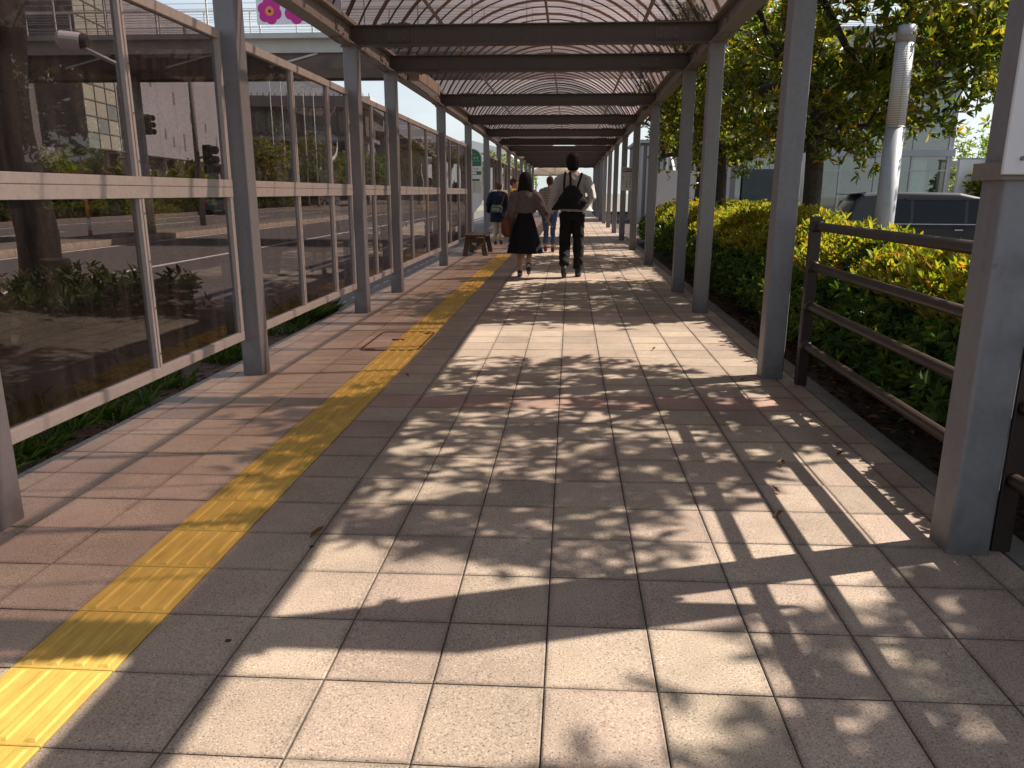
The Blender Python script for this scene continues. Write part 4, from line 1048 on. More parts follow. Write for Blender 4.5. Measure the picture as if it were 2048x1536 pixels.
        vv = [(x, s * (yw(x, z) + .0015), z) for x, z in pts] + [(x, s * (yw(x, z) - .02), z) for x, z in pts]
        MB().add(vv, [(0, 1, 2, 3), (7, 6, 5, 4), (0, 4, 5, 1), (1, 5, 6, 2), (2, 6, 7, 3), (3, 7, 4, 0)]).build('window_surround', M['trim'], t)
        MB().bar((xa, s * (yw(xa, belt) + .004), belt + .008), (xb + L * .06, s * (yw(xb, belt) + .004), belt + .008), .012, .018).build('belt_trim', M['rim'], t)
        MB().bar((x0 + L * .30, s * (yw(x0 + L * .3, tops) + .018), tops + .005), (x0 + L * .78, s * (yw(x0 + L * .7, tops) + .018), tops - .0), .03, .05).build('rain_visor', M['trim'], t)
        MB().box((x0 + L * .2, s * (w - .01) - .012, .30), (x1 - L * .22, s * (w - .01) + .012, .40)).build('sill', M['trim'], t)
    # rear and front glass
    def slope(xa, za, xb, zb, f, nm, off):
        vv = [(xa + off, -yw(xa, za) * f, za), (xa + off, yw(xa, za) * f, za), (xb + off, yw(xb, zb) * f, zb), (xb + off, -yw(xb, zb) * f, zb)]
        vv += [(p[0] - off * 2.5, p[1], p[2] - .01) for p in vv]
        MB().add(vv, [(0, 1, 2, 3), (7, 6, 5, 4), (0, 4, 5, 1), (1, 5, 6, 2), (2, 6, 7, 3), (3, 7, 4, 0)]).build(nm, M['carglass'], t)
    slope(prof[2][0] + .02, belt + .04, prof[3][0] + .01, H * .87, .86, 'rear_window', -.014)
    fi = 7 if van else 6
    slope(prof[fi + 1][0] - .05, prof[fi + 1][1] + .04, prof[fi][0] + .02, prof[fi][1] - .03, .86, 'windscreen', .02)
    MB().box((x0 - .05, -w * .9, .30), (x0 + .1, w * .9, .52)).build('bumper', paint, t, bevel=.04)
    MB().box((x0 - .022, -.17, .62), (x0 - .004, .17, .78)).build('number_plate', mat('plate_' + name, plate, .5, var=.05), t)
    MB().prism([(x0 + .12, H * .955), (x0 + .5, H * .975), (x0 + .5, H * .995), (x0 + .10, H * .972)], 'y', -w * .72, w * .72).build('spoiler', paint, t, bevel=.008)
    if sticker: MB().tube([(x0 - .004 + .03, -w * .55, belt - .06), (x0 - .016 + .03, -w * .55, belt - .06)], .07, 12).build('emblem', sticker, t)
    return t
car('minivan', 'dark grey minivan with tinted windows parked behind the hedge', (9.35, 20.9, -.45), R(-4), 4.7, 1.72, 1.80, mat('grey_paint', (.030, .029, .032), .38, .1, var=.04, coat=.12, spec=.35), True, mat('orange_emblem', (.7, .12, .02), .4, var=.1))
car('small_car', 'teal compact car driving away on the far lane of the road', (-22.3, 49.3, -.15), R(90), 3.4, 1.48, 1.6, car_paint('teal_paint', (.03, .16, .20)), False, None, (.6, .45, .1))
car('small_van', 'pinkish silver compact van crossing beyond the median in front of trees', (-25.2, 79, -.15), R(72), 3.4, 1.5, 1.75, car_paint('silver_pink_paint', (.42, .34, .34)), False)

# ------------------------------------------------------------------ buildings and large objects on the left
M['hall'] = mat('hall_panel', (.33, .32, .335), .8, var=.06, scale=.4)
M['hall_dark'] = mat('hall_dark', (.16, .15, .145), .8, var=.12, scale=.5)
M['pane_warm'] = mat('warm_pane', (.42, .42, .33), .25, var=.1, scale=.4); M['pane_cool'] = mat('glass_pane', (.22, .27, .25), .12, var=.2, scale=.5)  # a paler warm pane tone and a darker cool one
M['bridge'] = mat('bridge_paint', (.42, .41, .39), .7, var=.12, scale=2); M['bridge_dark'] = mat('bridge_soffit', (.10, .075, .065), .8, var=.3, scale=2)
# hall with slit windows: local frame, +u along the facade, facade normal towards the road
hl = thing('exhibition_hall', 'large pale grey windowless hall with slit windows and a gridded glass corner', 'building', (-35.2, 58, -.05), math.atan2(.99, -.148))
# local x runs away along the facade, local y points away from the road
def hb(name, x0, x1, y0, y1, z0, z1, m): return MB().box((x0, y0, z0), (x1, y1, z1)).build(name, m, hl)
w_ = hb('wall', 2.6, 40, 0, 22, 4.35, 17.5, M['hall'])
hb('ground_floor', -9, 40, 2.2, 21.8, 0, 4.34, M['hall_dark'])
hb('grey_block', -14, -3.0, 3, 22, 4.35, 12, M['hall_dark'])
for k in range(9): hb('column', 2 + k * 4.2, 2.6 + k * 4.2, 1.0, 1.6, 0, 4.34, M['hall'])
for x, z, h_ in ((10, 10.2, 1.2), (15.5, 9.3, 1.1), (20, 8.0, 1.0), (24.5, 7.4, .9), (12.5, 6.0, .9), (14.5, 5.4, .9), (17.5, 5.2, 1.6), (31, 10, 1.2), (28, 6.2, 1.0)):
    s_ = hb('slit_window', x, x + .38, -.03, .05, z, z + h_, M['hall_dark'])
for x in (7, 11.3, 16, 21, 26, 31, 36): hb('panel_joint', x, x + .03, -.008, .01, 4.4, 17.4, M['hall_dark'])
for k in range(11):
    for i in range(3):
        x = -2.95 + i * 1.85; z = 4.4 + k * 1.12
        wdw = hb('window', x + .05, x + 1.80, .0, .12, z + .05, z + 1.07, M['pane_warm'] if (k * 3 + i * 5) % 4 or k > 6 else M['pane_cool'])
hb('window_backing', -2.95, 2.6, .13, 6, 4.36, 16.8, M['hall_dark'])
for i in range(4): hb('mullion', -2.98 + i * 1.85, -2.90 + i * 1.85, -.05, .125, 4.36, 16.8, M['hall_dark'])
for k in range(12): hb('transom', -2.89, 2.59, -.04, -.001, 4.38 + k * 1.12, 4.46 + k * 1.12, M['hall_dark'])
# second building with flat overhanging roof
b2 = thing('civic_building', 'grey civic building with deep overhanging flat roof and dark recessed storeys', 'building', (-41, 116, -.05), R(6))
def bb(name, x0, x1, y0, y1, z0, z1, m): return MB().box((x0, y0, z0), (x1, y1, z1)).build(name, m, b2)
bb('upper_storey', -8, 10.5, 0, 20, 9.3, 13.4, M['hall_dark']); bb('roof', -8.4, 11.5, -1.2, 20.5, 13.41, 14.9, M['hall']); bb('floor_slab', -8.3, 11.2, -1, 20.3, 8.7, 9.28, M['hall'])
bb('lower_block', -8, 4.5, .2, 19.8, 0, 8.69, M['hall_dark']); bb('pier', 9.3, 10.8, -.6, 1, 0, 8.69, M['hall']); bb('lower_slab', 4.6, 11, 0, 12, 4.6, 6.6, M['hall']); bb('side_wall', -9.4, -8.1, -.2, 20, 0, 14.4, M['hall'])
for k in range(10): bb('window', -7.4 + k * 1.75, -6.1 + k * 1.75, -.05, .05, 9.9, 12.9, M['pane_cool'])
for k in range(24): bb('roof_fin', -8.3 + k * .85, -8.2 + k * .85, -1.15, -1.0, 14.905, 15.3, M['hall_dark'])
b3 = thing('sloped_roof_building', 'long low building with sloping dark roof beyond the civic building', 'building', (-26, 128, -.05))
MB().prism([(-6, 0), (14, 0), (14, 4.2), (4, 6.2), (-2, 9.8), (-6, 10.2)], 'y', 0, 14).build('wall', M['hall'], b3)
MB().prism([(-6.2, 10.25), (-2, 9.85), (4, 6.25), (14.2, 4.25), (14.2, 4.8), (4, 6.9), (-2, 10.6), (-6.2, 11)], 'y', -.6, 14.5).build('roof', M['hall_dark'], b3)
for k in range(5): MB().box((-3 + k * 3.2, -.04, 1), (-1.4 + k * 3.2, .04, 2.6)).build('window', M['pane_cool'], b3)
# flagpoles
for i, (x, z) in enumerate(((-29.5, 9.5), (-26.8, 11.6), (-25.8, 11.1), (-24.7, 10.7), (-23.8, 10.2), (-22.9, 9.8))):
    t = thing('flagpole', 'slim white flagpole in the row before the civic building', 'flagpole', (x, 70, -.02), 0, 'flagpoles before the civic building')
    MB().tube([(0, 0, 0), (0, 0, z)], [.075, .035], 8).build('pole', M['white_paint'], t, smooth=True); MB().loft([(0, 0, z, .03, .03), (0, 0, z + .06, .07, .07), (0, 0, z + .13, .02, .02)], 8).build('finial', M['rim'], t)
    MB().loft([(0, 0, 0, .22, .22), (0, 0, .18, .2, .2)], 10).build('base', M['concrete'], t)
# far white building and mast
t = thing('white_building', 'distant white low building with rounded roof seen through the screens', 'building', (-28, 190, -.1))
MB().prism([(-16, 0), (16, 0), (16, 8), (12, 11.5), (4, 13.5), (-6, 13), (-16, 12)], 'y', 0, 20).build('wall', M['white_paint'], t)
for k in range(8): MB().box((-14 + k * 3.6, -.06, 3), (-12 + k * 3.6, -.002, 6)).build('window', M['pane_cool'], t)
t = thing('lattice_mast', 'dark lattice floodlight mast above the distant trees', 'mast', (-30, 150, -.1))
for s in (-1, 1):
    for u in (-1, 1): MB().bar((s * .9, u * .9, 0), (s * .5, u * .5, 10.5), .14, .14).build('leg', M['hall_dark'], t)
for k in range(8): MB().box((-1.3, -.9, 7.2 + k * .55), (1.3, .9, 7.34 + k * .55)).build('crossarm', M['hall_dark'], t)
# median delineator post
t = thing('delineator_post', 'orange and white banded delineator post on the median', 'post', (-14.0, 21.7, .02))
M['orange'] = mat('orange_band', (.75, .26, .02), .45, var=.06)
MB().tube([(0, 0, 0), (0, 0, .14)], .052, 12).build('base', mat('red_base', (.35, .03, .03), .5, var=.1), t, smooth=True)
for k, (za, zb) in enumerate(((.14, .5), (.5, 1.0), (1.0, 1.3))): MB().tube([(0, 0, za), (0, 0, zb)], .045, 12).build('band', M['orange'] if k == 1 else M['white_paint'], t, smooth=True)
# traffic signals
def signal(x, y, zt, z, arm, lb):
    t = thing('traffic_signal', lb, 'traffic light', (x, y, -.05))
    MB().tube([(0, 0, 0), (0, 0, zt)], [.11, .07], 10).build('pole', M['hall_dark'], t, smooth=True)
    MB().tube([(0, 0, z + .1), (arm, 0, z + .2)], .045, 8).build('arm', M['hall_dark'], t, smooth=True)
    h_ = MB().box((arm - .17, -.1, z - .45), (arm + .17, .1, z + .6)).build('signal_head', M['trim'], t, bevel=.05)
    for k in range(3):
        zz = z - .27 + k * .35
        MB().tube([(arm + .12, -.02, zz), (arm + .40, -.12, zz - .04)], [.145, .15], 12, caps=False).build('visor', M['trim'], h_)
        MB().tube([(arm + .171, -.02, zz), (arm + .185, -.025, zz)], .12, 12).build('lens', M['pane_cool'], h_)
    return t
signal(-24.2, 41.5, 6.8, 4.75, 1.45, 'vertical traffic signal with hooded lenses on an arm across the road')
signal(-14.1, 29, 7.2, 2.45, .42, 'traffic signal low on a tall dark pole standing in the median')
# footbridge over road and walkway
fb = thing('footbridge', 'pale steel footbridge with cable railing spanning the road above the walkway', 'bridge', (-12, 23, 0))
OF = (-12, 23, 0); BX0, BX1 = -34, 9
MB(OF).box((BX0, 22, 5.385), (BX1, 25.2, 5.52)).build('deck_edge', M['bridge'], fb)
for y in (22.25, 24.75): MB(OF).box((BX0, y, 5.05), (BX1, y + .22, 5.383)).build('girder', M['bridge'], fb)
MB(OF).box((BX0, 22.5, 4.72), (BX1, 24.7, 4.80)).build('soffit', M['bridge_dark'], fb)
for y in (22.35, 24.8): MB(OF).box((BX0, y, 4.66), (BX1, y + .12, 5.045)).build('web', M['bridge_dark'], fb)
for k in range(14):
    x = BX0 + 1.5 + k * 3; MB(OF).bar((x, 22.33, 4.70), (x + 1.4, 22.33, 5.04), .05, .05).build('brace', M['bridge'], fb)
for k in range(30):
    x = BX0 + .4 + k * 1.47
    for y in (22.1, 25.1): MB(OF).bar((x, y, 5.52), (x, y, 6.75), .05, .035).build('railing_post', M['bridge'], fb)
for y in (22.1, 25.1):
    for z in (5.62, 5.68, 5.88, 6.02, 6.16, 6.30, 6.44, 6.58): MB(OF).bar((BX0, y, z), (BX1, y, z), .012, .012).build('cable', M['grey_pole'], fb)
    MB(OF).tube([(BX0, y, 6.76), (BX1, y, 6.76)], .035, 8).build('handrail', M['bridge'], fb)
for x in (-13.4, -28, 6.6):
    MB(OF).tube([(x, 23.6, -.3), (x, 23.6, 4.72)], .32, 16).build('pier', M['bridge'], fb, smooth=True)
# flower banner: plain round blossoms
t = thing('flower_banner', 'white banner with large magenta and red blossoms hung on footbridge railing', 'banner', (-6.9, 22.04, 5.73))
MB().box((-1.75, -.012, 0), (.62, .012, 1.05)).build('cloth', mat('banner_white', (.72, .72, .78), .8, var=.03), t)
MGT = mat('magenta_print', (.52, .03, .26), .8, var=.1); RDP = mat('red_print', (.62, .05, .14), .8, var=.1); ORG = mat('orange_print', (.80, .25, .07), .8, var=.08)
def blossom(x, z, r_, pm, n=6):
    b = MB(); k_ = 0
    for k in range(n):
        a_ = 2 * math.pi * k / n + x
        b.tube([(x + r_ * .55 * math.cos(a_), -.013, z + r_ * .55 * math.sin(a_)), (x + r_ * .55 * math.cos(a_), -.014 - .0006 * k, z + r_ * .55 * math.sin(a_))], r_ * .46, 14)
    fl = b.build('blossom', pm, t)
    MB().tube([(x, -.0185, z), (x, -.020, z)], r_ * .36, 16).build('blossom_centre', ORG, fl); MB().tube([(x, -.0201, z), (x, -.0215, z)], r_ * .13, 12).build('blossom_eye', M['trim'], fl)
for x, z, r_, pm in ((-1.38, .34, .34, MGT), (-.62, .36, .36, MGT), (.10, .32, .31, MGT), (-1.15, .84, .20, RDP), (-.30, .84, .20, RDP), (.32, .83, .2, RDP)): blossom(x, z, r_, pm)
# drum speaker on an arm
t = thing('drum_lamp', 'white drum shaped fitting on a slanting arm from a slim pole before the footbridge', 'light', (-7.38, 12.72, -.146))
MB().tube([(0, 0, 0), (0, 0, 3.46)], [.04, .03], 10).build('pole', M['hall_dark'], t, smooth=True)
MB().tube([(0, 0, 3.44), (-.57, 0, 3.70)], .038, 10).build('arm', M['bridge'], t, smooth=True)
d_ = MB().tube([(-.88, -.08, 3.81), (-.85, -.08, 3.81), (-.57, 0, 3.79)], [.11, .135, .135], 18).build('drum', M['white_panel'], t, smooth=False)
MB().tube([(-.56, 0, 3.79), (-.47, .02, 3.78)], [.12, .09], 18).build('lens', M['trim'], d_)

# ------------------------------------------------------------------ buildings on the right
M['frame'] = mat('window_frame', (.36, .38, .37), .5, .2, var=.08); M['inside'] = mat('interior', (.40, .45, .41), .9, var=.4, scale=.8); M['inside_dark'] = mat('interior_dark', (.05, .06, .058), .8, var=.4, scale=.6)
M['curtain'] = mat('curtain', (.68, .72, .64), .9, var=.2, scale=2)
gb = thing('glass_building', 'two storey glass fronted building with pale floor band behind the trees', 'building', (13.5, 46, -.45))
OG = (13.5, 46, -.45); GX0, GX1 = 5.4, 20.6
def gbx(name, x0, x1, y0, y1, z0, z1, m, par=None): return MB(OG).box((x0, y0, z0), (x1, y1, z1)).build(name, m, par or gb)
gbx('floor_band', GX0, GX1 + .3, 44.9, 58, 3.28, 3.62, M['hall']); gbx('roof', GX0 - .3, GX1 + .5, 44.7, 58.5, 8.2, 8.7, M['hall']); gbx('floor', GX0, GX1, 45, 58, -.45, -.30, M['concrete'])
gbx('back_wall', GX0, GX1, 52, 52.2, -.3, 8.19, M['inside']); gbx('side_wall', GX1, GX1 + .25, 45.1, 58, -.3, 8.19, M['hall'])
for k in range(9):
    x = GX0 + k * 1.9
    for z0, z1 in ((-.3, 3.27), (3.63, 8.19)):
        gbx('mullion', x - .05, x + .05, 45.0, 45.16, z0, z1, M['frame'])
        if k < 8:
            gbx('pane', x + .05, x + 1.85, 45.06, 45.09, z0, z1, M['bglass'])
            if (k * 7 + (z0 > 0)) % 3 == 1: gbx('curtain', x + .2, x + 1.1, 45.7, 45.78, z0 + .05, z1 - .1, M['curtain'])
            if (k + (z0 > 0)) % 4 == 2: gbx('partition', x + .1, x + 1.75, 47.5, 47.7, z0, z1, M['inside_dark'])
for z in (2.5, 5.9): gbx('transom', GX0, GX1, 44.98, 45.18, z, z + .07, M['frame'])
gbx('door_screen', 9.6, 11.7, 44.80, 44.95, -.3, 2.6, M['inside_dark'])
t = thing('white_wall', 'plain white freestanding end wall beside the glass building', 'wall', (21.7, 44, -.45))
MB().box((-1.0, -.15, 0), (.85, .15, 3.55)).build('panel', M['white_panel'], t, bevel=.02); MB().box((-1.05, -.17, 3.551), (.9, .17, 3.61)).build('coping', M['hall'], t)
t = thing('white_hoarding', 'white hoarding panels propped with a pale raking brace beyond the hedge', 'hoarding', (3.45, 26.2, -.1))
MB().box((-.60, -.03, 0), (.16, .03, 2.12)).build('panel', M['white_panel'], t); MB().box((.165, -.03, 0), (.62, .03, 2.12)).build('panel', M['white_panel'], t)
MB().bar((-.2, .9, 3.1), (.0, .05, 1.9), .08, .05).build('brace', M['white_paint'], t); MB().bar((-.2, .9, 0), (-.2, .9, 3.1), .07, .07).build('prop', M['white_paint'], t)
t = thing('slatted_block', 'dark grey slatted building behind the white hoarding', 'building', (5.2, 36, -.45))
MB().box((-2.2, 0, 0), (2.2, 5, 3.9)).build('wall', M['hall_dark'], t)
for k in range(14): MB().box((-2.1 + k * .3, -.08, .2), (-1.96 + k * .3, -.002, 3.8)).build('slat', M['hall'], t)
MB().box((-2.3, -.2, 3.91), (2.3, 5.2, 4.05)).build('roof', M['hall'], t)
t = thing('far_grey_building', 'distant low grey building behind the airy trees on the right', 'building', (36, 66, -.45))
MB().box((-8, 0, 0), (14, 10, 3.6)).build('wall', M['hall_dark'], t); MB().box((-8.6, -.8, 3.61), (14.5, 10.5, 4.3)).build('roof', M['hall'], t)
for k in range(8): MB().box((-7 + k * 2.5, -.05, 1.2), (-5.2 + k * 2.5, -.001, 2.8)).build('window', M['pane_cool'], t)
# arched shelter at the far end
t = thing('arched_shelter', 'beige barrel roofed shelter closing the far end of the walkway', 'shelter', (-1.3, 66, -.1))
ol = [(2.15 * math.cos(math.pi * k / 16), 2.82 + .78 * math.sin(math.pi * k / 16)) for k in range(17)]
MB().prism(ol, 'y', 0, .06).build('gable', M['far_poly'], t)
vs = []
for y in (0.07, 12): vs += [(x * 1.01, y, z * 1.0 + .02) for x, z in ol]
MB().add(vs, [(k, k + 1, 17 + k + 1, 17 + k) for k in range(16)]).build('roof', M['far_poly'], t, smooth=True)
MB().bar((-2.15, -.04, 2.80), (2.15, -.04, 2.80), .07, .09).build('tie_beam', M['beam'], t)
for a_ in (4, 8, 12): MB().bar((0, -.03, 2.84), (ol[a_][0], -.03, ol[a_][1]), .03, .03).build('gable_bar', M['beam'], t)
for x in (-2.1, 2.1):
    for y in (.1, 11.8): MB().box((x - .07, y - .07, 0), (x + .07, y + .07, 2.76)).build('post', M['post'], t)

# ------------------------------------------------------------------ people
def fuse(name, mb, vox, m, parent, it=6, thin=0):
    """fuse overlapping volumes into one continuous surface"""
    tmp = mb.build('tmp', m)
    md_ = tmp.modifiers.new('r', 'REMESH'); md_.mode = 'VOXEL'; md_.voxel_size = vox; md_.use_smooth_shade = True
    if it: s_ = tmp.modifiers.new('s', 'SMOOTH'); s_.iterations = it; s_.factor = .5
    dg = bpy.context.evaluated_depsgraph_get(); me = bpy.data.meshes.new_from_object(tmp.evaluated_get(dg))
    bpy.data.objects.remove(tmp); me.name = name
    if not me.materials: me.materials.append(m)
    me.polygons.foreach_set('use_smooth', [True] * len(me.polygons))
    if name in ('top', 'trousers', 'hair', 'bag_body'):
        n_ = len(me.vertices); co = np.empty(n_ * 3, np.float32); me.vertices.foreach_get('co', co); co = co.reshape(-1, 3)
        nr = np.empty(n_ * 3, np.float32); me.vertices.foreach_get('normal', nr); nr = nr.reshape(-1, 3)
        if name == 'hair': d = np.array([mnoise.noise(Vector((p[0] * 70, p[1] * 70, p[2] * 7))) * .0045 + mnoise.noise(Vector((p[0] * 22, p[1] * 22, p[2] * 4))) * .005 for p in co])
        else: d = np.array([(1 - abs(mnoise.noise(Vector((p[0] * 9 + p[2] * 5, p[1] * 7, p[2] * 8)))) * 2) * .011 + mnoise.noise(Vector((p[0] * 26, p[1] * 22, p[2] * 18))) * .005 - .006 for p in co])
        me.vertices.foreach_set('co', (co + nr * d[:, None]).astype(np.float32).ravel()); me.update()
    o = bpy.data.objects.new(name, me); COL.objects.link(o); o.parent = parent
    return o
def cloth(name, c, var=.12, fold=.5, fs=14): return mat(name, c, .85, 0, var, 9, fold, fs, .2)
SKIN = mat('skin', (.42, .24, .16), .55, var=.08, scale=8)
SKIN2 = mat('skin_shade', (.38, .22, .15), .55, var=.08, scale=8)
def V3(p): return Vector(p)
def hand(b, wr, tip, s, side, curl=.6):
    """palm and five fingers from the wrist towards tip"""
    wr = V3(wr); tip = V3(tip); d = (tip - wr).normalized(); fwd = Vector((0, 1, 0)); fwd = (fwd - d * d.dot(fwd)).normalized(); inn = d.cross(fwd) * side
    pl = wr + d * .085 * s
    for k in (-.5, .5): b.tube([wr, wr + d * .03 * s + fwd * k * .02 * s, pl + fwd * k * .042 * s], [.021 * s, .024 * s, .019 * s], 8, round_ends=True)
    b.tube([wr + d * .02 * s, pl], [.022 * s, .021 * s], 8, round_ends=True)
    for k, ln in enumerate((.066, .074, .070, .054)):
        p = pl + fwd * (.033 - k * .022) * s; c1 = p + (d * math.cos(curl * .4) + inn * math.sin(curl * .4)) * ln * .5 * s; c2 = c1 + (d * math.cos(curl) + inn * math.sin(curl)) * ln * .5 * s
        b.tube([p, c1, c2], [.0095 * s, .009 * s, .0075 * s], 7, round_ends=True)
    p = wr + d * .03 * s + fwd * .022 * s; b.tube([p, p + (fwd * .7 + d * .6 + inn * .25) * .04 * s, p + (fwd * .75 + d * 1.3 + inn * .4) * .05 * s], [.012 * s, .0105 * s, .009 * s], 7, round_ends=True)
def foot(b, an, toe, s, w=1.0, sole=.0):
    an = V3(an); toe = V3(toe); d = toe - an
    heel = an - Vector((d.x, d.y, 0)).normalized() * .045 * s + Vector((0, 0, -.035 * s))
    b.tube([an + Vector((0, 0, .01 * s)), heel + d * .12, an + d * .55 + Vector((0, 0, -.01 * s)), toe], [.042 * s * w, .038 * s * w, .043 * s * w, .03 * s * w], 10, round_ends=True)
def lerp(a, c, t_): return V3(a) * (1 - t_) + V3(c) * t_
def build_person(label, loc, rz, s, pose, spec):
    t = thing('person', label, 'person', loc, rz)
    P = {k: V3(v) * s for k, v in pose.items()}
    sk = spec.get('skin', SKIN)
    # continuous body
    b = MB()
    hc = P['head']
    b.loft([(hc.x, hc.y + .012 * s, hc.z - .125 * s, .025 * s, .03 * s), (hc.x, hc.y + .012 * s, hc.z - .105 * s, .05 * s, .062 * s), (hc.x, hc.y + .006 * s, hc.z - .06 * s, .067 * s, .085 * s), (hc.x, hc.y, hc.z, .075 * s, .096 * s), (hc.x, hc.y - .004 * s, hc.z + .06 * s, .07 * s, .088 * s), (hc.x, hc.y - .004 * s, hc.z + .095 * s, .045 * s, .06 * s), (hc.x, hc.y - .004 * s, hc.z + .11 * s, .012 * s, .016 * s)], 18)
    b.tube([hc + Vector((0, .09, .01)) * s, hc + Vector((0, .108, -.03)) * s], [.008 * s, .014 * s], 8, round_ends=True)      # nose
    for sx in (-1, 1): b.tube([hc + Vector((sx * .074, -.002, .015)) * s, hc + Vector((sx * .078, -.004, -.03)) * s], [.013 * s, .009 * s], 7, round_ends=True)
    b.tube([hc + Vector((0, -.012, -.07)) * s, P['neck'] + Vector((0, 0, -.03)) * s], [.05 * s, .056 * s], 12, round_ends=True)
    hx = (P['hipL'].x + P['hipR'].x) / 2
    b.loft([(hx, 0, P['hipL'].z - .04 * s, .13 * s, .09 * s), (hx, 0, P['hipL'].z + .06 * s, .15 * s, .10 * s), (hx, 0, 1.10 * s, .12 * s, .085 * s), (P['neck'].x, 0, 1.28 * s, .145 * s, .095 * s), (P['neck'].x, 0, 1.40 * s, .15 * s, .08 * s), (P['neck'].x, 0, 1.46 * s, .08 * s, .06 * s)], 18)
    for q in 'LR':
        b.tube([P['sh' + q], lerp(P['sh' + q], P['el' + q], .5), P['el' + q], lerp(P['el' + q], P['wr' + q], .4), P['wr' + q]], [.05 * s, .044 * s, .036 * s, .035 * s, .024 * s], 10, round_ends=True)
        hand(b, P['wr' + q], P['ha' + q], s, -1 if q == 'L' else 1, spec.get('curl', .7))
        b.tube([P['hip' + q], lerp(P['hip' + q], P['kn' + q], .5), P['kn' + q], lerp(P['kn' + q], P['an' + q], .35), P['an' + q]], [.085 * s, .072 * s, .052 * s, .053 * s, .034 * s], 12, round_ends=True)
        foot(b, P['an' + q], P['to' + q], s, .85)
    fuse('body', b, .0075, sk, t, 3)
    # shoes
    for q in 'LR':
        b = MB(); foot(b, P['an' + q] + Vector((0, 0, -.01 * s)), P['to' + q], s, 1.12); sh_ = fuse('shoe', b, .010, spec['shoe'], t, 2)
        if spec.get('sole'):
            d = (P['to' + q] - P['an' + q]); dn = d.normalized(); side = dn.cross(Vector((0, 0, 1))).normalized(); nrm = side.cross(dn).normalized()
            b = MB(); c0 = P['an' + q] - dn * .05 * s - nrm * .052 * s; c1 = P['to' + q] + dn * .03 * s - nrm * .040 * s
            ov = [(math.cos(k * .3927), math.sin(k * .3927)) for k in range(16)]
            b.add([(c0 + c1) / 2 + dn * (c1 - c0).length * .5 * x + side * .042 * s * y for x, y in ov] + [(c0 + c1) / 2 - nrm * .014 * s + dn * (c1 - c0).length * .48 * x + side * .040 * s * y for x, y in ov], [tuple(range(16)), tuple(range(31, 15, -1))] + [(k, (k + 1) % 16, 16 + (k + 1) % 16, 16 + k) for k in range(16)])
            b.build('sole', spec['sole'], sh_)
    # lower garment
    if spec['lower'] == 'trousers':
        b = MB(); f = spec.get('legw', 1.0); cuff = spec.get('cuff', .05)
        b.loft([(hx, 0, P['hipL'].z - .08 * s, .155 * s, .11 * s), (hx, -.01 * s, P['hipL'].z + .0 * s, .165 * s, .118 * s), (hx, 0, P['hipL'].z + .10 * s, .148 * s, .105 * s), (hx, 0, P['hipL'].z + .17 * s, .135 * s, .098 * s)], 18)
        for q in 'LR':
            an = lerp(P['an' + q], P['kn' + q], cuff / .4)
            b.tube([P['hip' + q], lerp(P['hip' + q], P['kn' + q], .45), P['kn' + q], lerp(P['kn' + q], an, .5), an], [.098 * s, .09 * s, .07 * f * s, .068 * f * s, .062 * f * s], 14)
        fuse('trousers', b, .011, spec['lower_m'], t, 4)
    else:
        z0 = spec['hem']; rg = []
        n = 64; rings = [(1.16, .118, .092, 0), (1.06, .125, .098, 0), (.98, .155, .118, .02), (.86, .19, .145, .05), (.72, .222, .17, .08), (.56, .262, .195, .11), (z0, .305, .22, .14)]
        vs = []; fs = []
        for (z, rx, ry, am) in rings:
            for k in range(n):
                a_ = 2 * math.pi * k / n; fo = 1 + am * .45 * math.sin(7 * a_ + 1.3 + z * 2) + am * .3 * math.sin(12 * a_ + z)
                vs.append(((hx + rx * fo * math.cos(a_)) , ry * fo * math.sin(a_), z * 1.0))
        for i in range(len(rings) - 1):
            for k in range(n): fs.append((i * n + k, i * n + (k + 1) % n, (i + 1) * n + (k + 1) % n, (i + 1) * n + k))
        vs = [Vector(p) * s for p in vs]
        MB().add(vs, fs).build('skirt', spec['lower_m'], t, smooth=True)
    # upper garment
    b = MB(); U = spec['upper']
    b.loft([(hx + x * s, y * s, z * s, rx * s, ry * s) for x, y, z, rx, ry in U], 22)
    f = spec.get('sleeve', 1.0); end = spec.get('sleeve_end', .95)
    for q in 'LR':
        wr = lerp(P['el' + q], P['wr' + q], end) if end > 0 else lerp(P['sh' + q], P['el' + q], 1 + end)
        pts = [P['sh' + q], lerp(P['sh' + q], P['el' + q], .5), P['el' + q], wr] if end > 0 else [P['sh' + q], lerp(P['sh' + q], wr, .6), wr]
        rr = [.068 * s * f, .07 * f * s, .06 * f * s, .05 * f * s] if end > 0 else [.066 * s * f, .066 * f * s, .062 * f * s]
        b.tube(pts, rr, 14)
        b.tube([P['sh' + q], P['neck'] + Vector((0, 0, -.045)) * s], [.062 * s, .06 * s], 12, round_ends=True)
    fuse('top', b, .011, spec['upper_m'], t, 4)
    # hair
    b = MB(); hm = spec['hair_m']
    b.loft([(hc.x, hc.y - .016 * s, hc.z - .075 * s, .060 * s, .062 * s), (hc.x, hc.y - .014 * s, hc.z - .02 * s, .082 * s, .092 * s), (hc.x, hc.y - .008 * s, hc.z + .04 * s, .085 * s, .104 * s), (hc.x, hc.y - .006 * s, hc.z + .09 * s, .066 * s, .084 * s), (hc.x, hc.y - .006 * s, hc.z + .122 * s, .03 * s, .038 * s)], 18)
